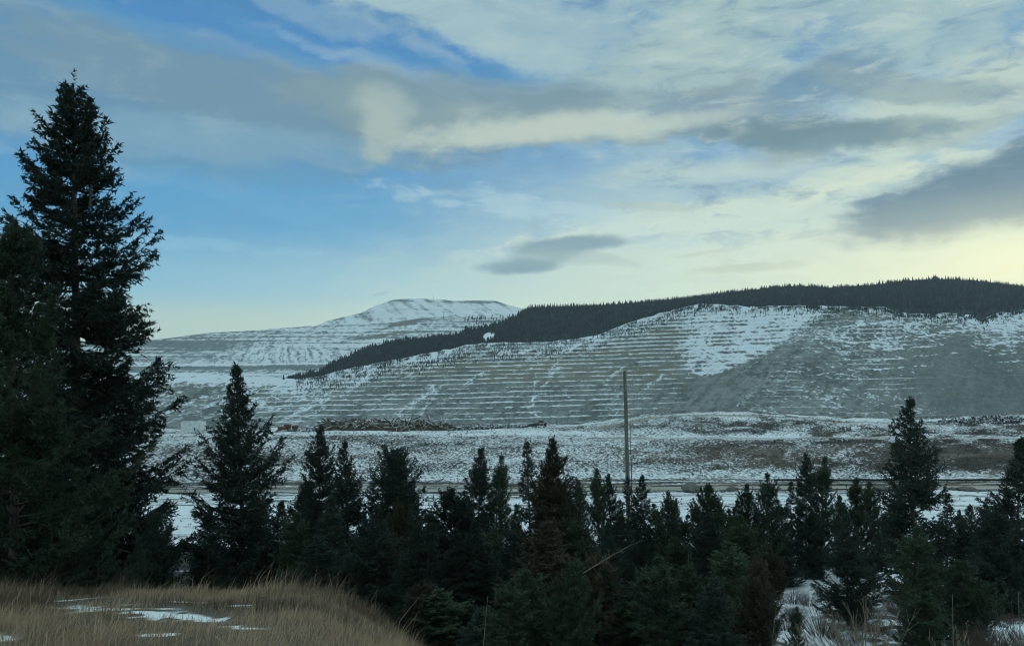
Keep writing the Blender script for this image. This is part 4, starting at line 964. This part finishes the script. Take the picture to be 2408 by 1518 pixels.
# ------------------------------------------------------------------ boulders, pipe
rock_m = simple('boulder_stone', (.16, .145, .13), (.09, .085, .08), 1.2, bump=.6)
def boulder(x, yc, D, w, hh, seed, label):
    import bmesh
    bm = bmesh.new(); bmesh.ops.create_icosphere(bm, subdivisions=4, radius=1); g = rnd(seed)
    ax = unit(g.normal(0, 1, (14, 3))); of = g.uniform(.72, .98, 14)
    for v in bm.verts:
        c = np.array(v.co)
        for a, o_ in zip(ax, of):
            dd = c @ a
            if dd > o_: c = c - a * (dd - o_) * .85
        c = c * (1 + .05 * math.sin(c[0] * 7 + seed) * math.cos(c[1] * 6)); v.co = c
    me = bpy.data.meshes.new('boulder'); bm.to_mesh(me); bm.free()
    for p in me.polygons: p.use_smooth = True
    X = (x - CX) / F * D; rw = w / F * D / 2; rh = hh / F * D / 2
    o = obj('boulder', me, rock_m, label=label, category='boulder', group='boulders along the dirt road'); o.location = (X, D, float(gz(X, D)) + rh * .7); o.scale = (rw, rw * .8, rh); o.rotation_euler = (0, 0, 0)
for i, (x, y, w, h, lb) in enumerate([(1626, 1162, 50, 27, 'largest rounded boulder beside the dirt road right of the pole'), (1722, 1172, 30, 15, 'second snow capped boulder just right of the largest boulder'),
    (1700, 1176, 14, 8, 'small stone between the two big boulders'), (2072, 1168, 34, 14, 'flat boulder beside the road under the black pipe'), (2105, 1172, 16, 9, 'small rock right of the flat boulder'), (2272, 1165, 44, 14, 'long low boulder near the right end of the road'),
    (1952, 1170, 20, 11, 'dark rock at the road edge right of the dark spire'), (2005, 1152, 16, 9, 'pointed stone behind the twin topped pines'), (2240, 1170, 18, 10, 'small rock left of the long low boulder'), (1668, 1172, 16, 8, 'small rock right of the largest boulder')]):
    boulder(x, y, 186, w, h, i, lb)
pn = 40; xs = np.linspace(1822, 2700, pn); Yp = 234 - (xs - 1822) * .012; Xp_ = (xs - CX) / F * Yp
path = np.stack([Xp_, Yp, gz(Xp_, Yp) * 0 + np.interp(xs, [1822, 2700], [float(gz(Xp_[0], Yp[0])), float(gz(Xp_[-1], Yp[-1]))]) + .75], -1)
V, Fc = tube(path, .24, 10); t = thing('pipeline', 'long black pipeline laid along the foot of the embankment at right', 'pipe', (0, 0, 0))
obj('pipe', mesh('pipe', V, Fc, True), simple('black_pipe', (.012, .014, .016), (.02, .02, .022), 2, .6), t)
for i in range(0, pn, 2):
    p = path[i]; V, Fc = tube([p - [0, 0, 1.1], p - [0, 0, .2]], .22, 6); obj('support', mesh('pipe_support', V, Fc), grey_bark, t)
    V, Fc = tube([p - [.12, 0, 0], p + [.12, 0, 0]], .30, 10); obj('joint', mesh('pipe_joint', V, Fc), steel, t)

# ------------------------------------------------------------------ scrap heap, crates, shed and truck on the rim
def box(cx, cy, cz, sx, sy, sz, bev=.0):
    x, y, z = sx / 2, sy / 2, sz / 2
    V = np.array([(-x, -y, -z), (x, -y, -z), (x, y, -z), (-x, y, -z), (-x, -y, z), (x, -y, z), (x, y, z), (-x, y, z)], float)
    return V + [cx, cy, cz], np.array([(0, 3, 2, 1), (4, 5, 6, 7), (0, 1, 5, 4), (1, 2, 6, 5), (2, 3, 7, 6), (3, 0, 4, 7)])
def rotm(a, b, c):
    ca, sa, cb_, sb, cc, sc_ = math.cos(a), math.sin(a), math.cos(b), math.sin(b), math.cos(c), math.sin(c)
    return np.array([[ca, -sa, 0], [sa, ca, 0], [0, 0, 1]]) @ np.array([[cb_, 0, sb], [0, 1, 0], [-sb, 0, cb_]]) @ np.array([[1, 0, 0], [0, cc, -sc_], [0, sc_, cc]])
DH = 408.; m2 = DH / F          # metres per view pixel there
hg = rnd(91)
heap_h = prof([(748, 0), (756, 5.6), (780, 6.0), (840, 5.6), (880, 4.8), (930, 5.2), (980, 5.8), (1015, 7.0), (1040, 6.4), (1062, 2.2), (1072, 0)])
plank_ms = [simple('old_brown_timber', (.19, .145, .115), (.10, .08, .065), .5), simple('grey_timber', (.34, .31, .27), (.16, .15, .135), .5), simple('snow_dusted_timber', (.55, .57, .58), (.25, .23, .21), .5), simple('charred_timber', (.035, .032, .03), (.06, .05, .045), .5)]
# mound body
x, k_ = np.meshgrid(np.linspace(746, 1074, 160), np.linspace(0, 1, 14)); hX = (x - CX) / F * DH; hY = DH - 5 + 12 * k_
hh = heap_h(x) * np.sin(k_ * np.pi) * .62 * (.8 + .4 * fbm(hX / 1.5, hY / 1.5, 3, 6)) - .3
obj('debris_mound', gridmesh('debris_mound', hX, hY, gz(hX, hY) + hh, {'snow': .3 + .5 * (fbm(hX, hY, 3, 7) - .5), 'tan': hX * 0 + .3}, False), terrain_mat('debris_dirt', (.05, .045, .04), (.1, .085, .07), (.13, .1, .075), 1.5, .5), kind='stuff', label='tangled dark debris filling the inside of the long scrap heap', category='debris')
pl = {}
for mi in range(4):
    for li in range(3):
        l = [2.2, 3.6, 5.2][li]; parts = [box(0, 0, 0, l * 1.1, [.6, .42, .36][li], [.3, .34, .36][li])]
        me = mesh('timber', *join(parts)); me.materials.append(plank_ms[mi]); pl[mi, li] = me
TL = ['brown old timber thrown on the long scrap heap', 'grey weathered timber thrown on the long scrap heap', 'snow dusted timber thrown on the long scrap heap', 'blackened timber thrown on the long scrap heap']
for i in range(280):
    x = hg.uniform(750, 1066); hgt = float(heap_h(x)); d = hg.uniform(-4.5, 1.5); Xh = (x - CX) / F * DH; zz = hgt * (1 - (max(-d, 0) / 5.5) ** 2) * hg.uniform(.5, 1.0)
    p = [.4, .25, .12, .23] if x < 960 else [.12, .3, .35, .23]
    mi = int(hg.choice(4, p=p)); li = int(hg.integers(0, 3))
    o = obj('timber', pl[mi, li], None, label=TL[mi], category='timber', group=['brown', 'grey', 'snow dusted', 'blackened'][mi] + ' timbers on the long scrap heap')
    o.location = (Xh, DH + d, float(gz(Xh, DH + d)) + zz + .1); o.rotation_euler = (hg.uniform(0, 3), hg.normal(0, .55), hg.normal(.2, .7))
# low snowy rubble row right of the heap, and scattered rubble left
def rubble(name, x0, x1, n, hmax, seed, label, m, dd=(-4, 3)):
    g = rnd(seed); parts = []
    for i in range(n):
        x = g.uniform(x0, x1); f_ = math.sin((x - x0) / (x1 - x0) * math.pi) ** .5; d = g.uniform(*dd); Xh = (x - CX) / F * DH
        s = g.uniform(.3, 1.3) * (.4 + f_); V, Fc = box(0, 0, 0, s * g.uniform(.8, 2.6), s * .7, s * g.uniform(.2, .6)); V = V @ rotm(g.normal(0, .8), g.normal(0, .4), g.normal(0, .4)).T
        V = V + g.normal(0, .05, V.shape) * s; parts.append((V + [Xh, DH + d, float(gz(Xh, DH + d)) + g.uniform(0, hmax) * f_], Fc))
    obj(name, mesh(name, *join(parts)), m, kind='stuff', label=label, category='rubble')
rub_m = simple('snowy_rubble', (.60, .63, .65), (.06, .06, .06), .9, lo=.42, hi=.52)
rubble('snowy_rubble', 1068, 1240, 420, 1.6, 3, 'low row of snow covered rubble between scrap heap and old truck', rub_m)
rubble('scattered_rubble', 640, 752, 120, .7, 4, 'scattered snowy rubble between the rusty crates and the scrap heap', rub_m)
rubble('rim_rubble', 2180, 2460, 260, 1.8, 6, 'snowy rubble piles along the rim at the right edge', rub_m, (-8, 2))
def on_rim(x, d=0): X = (x - CX) / F * (DH + d); return X, DH + d, float(gz(X, DH + d))
def container(name, label, x, w, h, dep, c, d=0, rz=0., roof=None, cat='crate', extra=None):
    X, Y, Z = on_rim(x, d); t = thing(name, label, cat, (X, Y, Z - .1), rz)
    W_, H_ = w * m2, h * m2; parts = [box(0, 0, H_ / 2, W_, dep, H_)]
    for i in range(max(3, int(W_ / .7))): parts.append(box(-W_ / 2 + (i + .5) * W_ / max(3, int(W_ / .7)), -dep / 2 - .04, H_ / 2, .12, .08, H_ * .9))
    obj('wall' if cat == 'shed' else 'body', mesh(name, *join(parts)), c, t)
    obj('roof' if cat == 'shed' else 'rim', mesh('lid', *box(0, 0, H_ + .09, W_ + .25, dep + .25, .18)), roof or c, t)
    return t, W_, H_
rusty = simple('rusty_metal', (.18, .085, .055), (.10, .06, .045), .8)
rusty2 = simple('faded_red_metal', (.14, .075, .06), (.08, .055, .05), .8)
white_p = simple('white_paint', (.70, .72, .72), (.55, .57, .57), .5)
dark_p = simple('dark_opening', (.02, .02, .022), (.03, .03, .03), 1)
t, W_, H_ = container('site_shed', 'small white site shed left of the ragged fir on the rim', 455, 52, 24, 4, white_p, 0, .05, white_p, 'shed')
obj('door', mesh('door', *box(W_ * .12, -2.12, 1.6, .45, .1, 1.7)), dark_p, t)
for i, (x, w, h, d, mm, lb) in enumerate([(664, 17, 11, 0, rusty, 'leftmost rusty metal bin of the group left of the scrap heap'), (676, 13, 17, 3, rusty, 'tallest rusty metal bin of the group left of the scrap heap'), (694, 14, 13, 1, rusty2, 'darker red metal bin at the right end of its group')]):
    container('rusty_bin', lb, x, w, h, 3, mm, d, .15 * i - .1, None, 'bin')
# stacked long timbers beside the shed
X, Y, Z = on_rim(522, -1); t = thing('timber_stack', 'long low stack of beams between the white shed and the rusty bins', 'timber stack', (X, Y, Z), .03)
for r_ in range(4):
    for c_ in range(3):
        obj('beam', mesh('beam', *box(hg.normal(0, .5), c_ * .75, .3 + r_ * .55, 17 - r_, .6, .45)), plank_ms[[0, 1, 0, 2][r_]], t)
# old truck
def build_truck():
    X, Y, Z = on_rim(1272, -3); t = thing('old_truck', 'old truck with grey cab and long dark low bed parked on the rim', 'truck', (X, Y, Z - .05), 0)
    grey = simple('faded_truck_paint', (.30, .27, .255), (.18, .13, .11), 1.1); dk = simple('dark_truck_frame', (.03, .028, .028), (.06, .045, .04), .8); red = simple('maroon_bed', (.075, .045, .045), (.05, .035, .035), .6)
    body = [box(.2, 0, 1.55, 2.6, 1.9, 1.5), box(.2, -1.2, 1.35, 1.8, 1.0, 1.3), box(-1.0, -.9, 1.0, .5, 1.6, .5), box(1.4, -.9, 1.0, .5, 1.6, .5), box(.2, .3, 2.95, 2.3, 1.5, 1.3), box(.2, .3, 3.66, 2.5, 1.7, .14)]
    me = mesh('truck_cab', *join(body)); cabo = obj('cab', me, grey, t)
    bv = cabo.modifiers.new('b', 'BEVEL'); bv.width = .08; bv.segments = 2
    obj('windshield', mesh('windshield', *box(.2, -.49, 3.0, 2.0, .06, .75)), simple('dark_glass', (.015, .02, .025), (.02, .03, .03), 1, .15, .5), t)
    obj('grille', mesh('grille', *join([box(.2, -1.73, 1.4, 1.1, .06, .95)] + [box(.2 + i * .18 - .45, -1.78, 1.4, .05, .05, .9) for i in range(6)])), dk, t)
    for s in (-1, 1):
        V, Fc = tube([(.2 + s * .78, -1.78, 1.55), (.2 + s * .78, -1.70, 1.55)], [.15, .16], 10); obj('headlight', mesh('headlight', V, Fc), white_p, t)
        V, Fc = tube([(.2 + s * 1.25, .9, 1.8), (.2 + s * 1.25, .9, 4.2)], .07, 8); obj('exhaust_stack', mesh('stack', V, Fc), steel, t)
        obj('mirror', mesh('mirror', *box(.2 + s * 1.5, -.3, 2.9, .16, .08, .5)), dk, t)
    obj('bumper', mesh('bumper', *box(.2, -2.0, .72, 3.0, .22, .35)), white_p, t)
    # bed runs off to the left and sinks away
    Lb = 9.2; V = np.array([(-1.1, -.9, 1.0), (-1.1, 1.6, 1.0), (-Lb, 1.6, .15), (-Lb, -.9, .15), (-1.1, -.9, 2.15), (-1.1, 1.6, 2.15), (-3.4, 1.6, 2.0), (-3.4, -.9, 2.0), (-Lb, 1.6, .45), (-Lb, -.9, .45)])
    Fq = np.array([(0, 1, 5, 4), (4, 5, 6, 7), (7, 6, 8, 9), (9, 8, 2, 3), (0, 3, 2, 1), (1, 2, 6, 5), (2, 8, 6, 6), (0, 4, 7, 3), (3, 7, 9, 9)])
    me = bpy.data.meshes.new('bed'); me.from_pydata(V.tolist(), [], [tuple(dict.fromkeys(q)) for q in Fq.tolist()]); obj('bed', me, red, t)
    obj('side_tank', mesh('side_tank', *box(2.15, .4, 1.25, 1.2, 1.6, 1.5)), dk, t)
    obj('bed_rail', mesh('bed_rail', *box(-2.2, -1.0, 2.25, 2.2, .12, .16)), grey, t)
    for (x, y, r_) in [(-1.0, -.9, .52), (1.4, -.9, .52), (-2.6, -1.0, .55), (-3.9, -1.0, .55), (-8.0, -1.0, .4)]:
        V, Fc = tube([(x - .01, y - .25, r_), (x - .01, y - .24, r_), (x, y + .25, r_)], [r_ * .5, r_, r_], 16); w = obj('wheel', mesh('wheel', V, Fc), dark_p, t)
        V, Fc = tube([(x, y - .27, r_), (x, y - .26, r_)], [.02, r_ * .5], 12); obj('rim', mesh('wheel_rim', V, Fc), grey, w)
build_truck()

# ------------------------------------------------------------------ haze
hz = bpy.data.materials.new('haze'); hz.use_nodes = True; nt = hz.node_tree; nt.nodes.clear()
ou = nt.nodes.new('ShaderNodeOutputMaterial'); pv = nt.nodes.new('ShaderNodeVolumePrincipled')
pv.inputs['Color'].default_value = (.80, .88, .93, 1); pv.inputs['Density'].default_value = 3.0e-5; pv.inputs['Anisotropy'].default_value = 0.0
nt.links.new(pv.outputs[0], ou.inputs['Volume'])
V, Fc = box(0, 5300, 275, 26000, 10760, 1500)
V[:, 2] = np.where(V[:, 2] < 0, -420, 1150)
obj('haze', mesh('haze', V, Fc), hz, kind='stuff', label='thin cold winter haze in the air over the valley', category='haze')
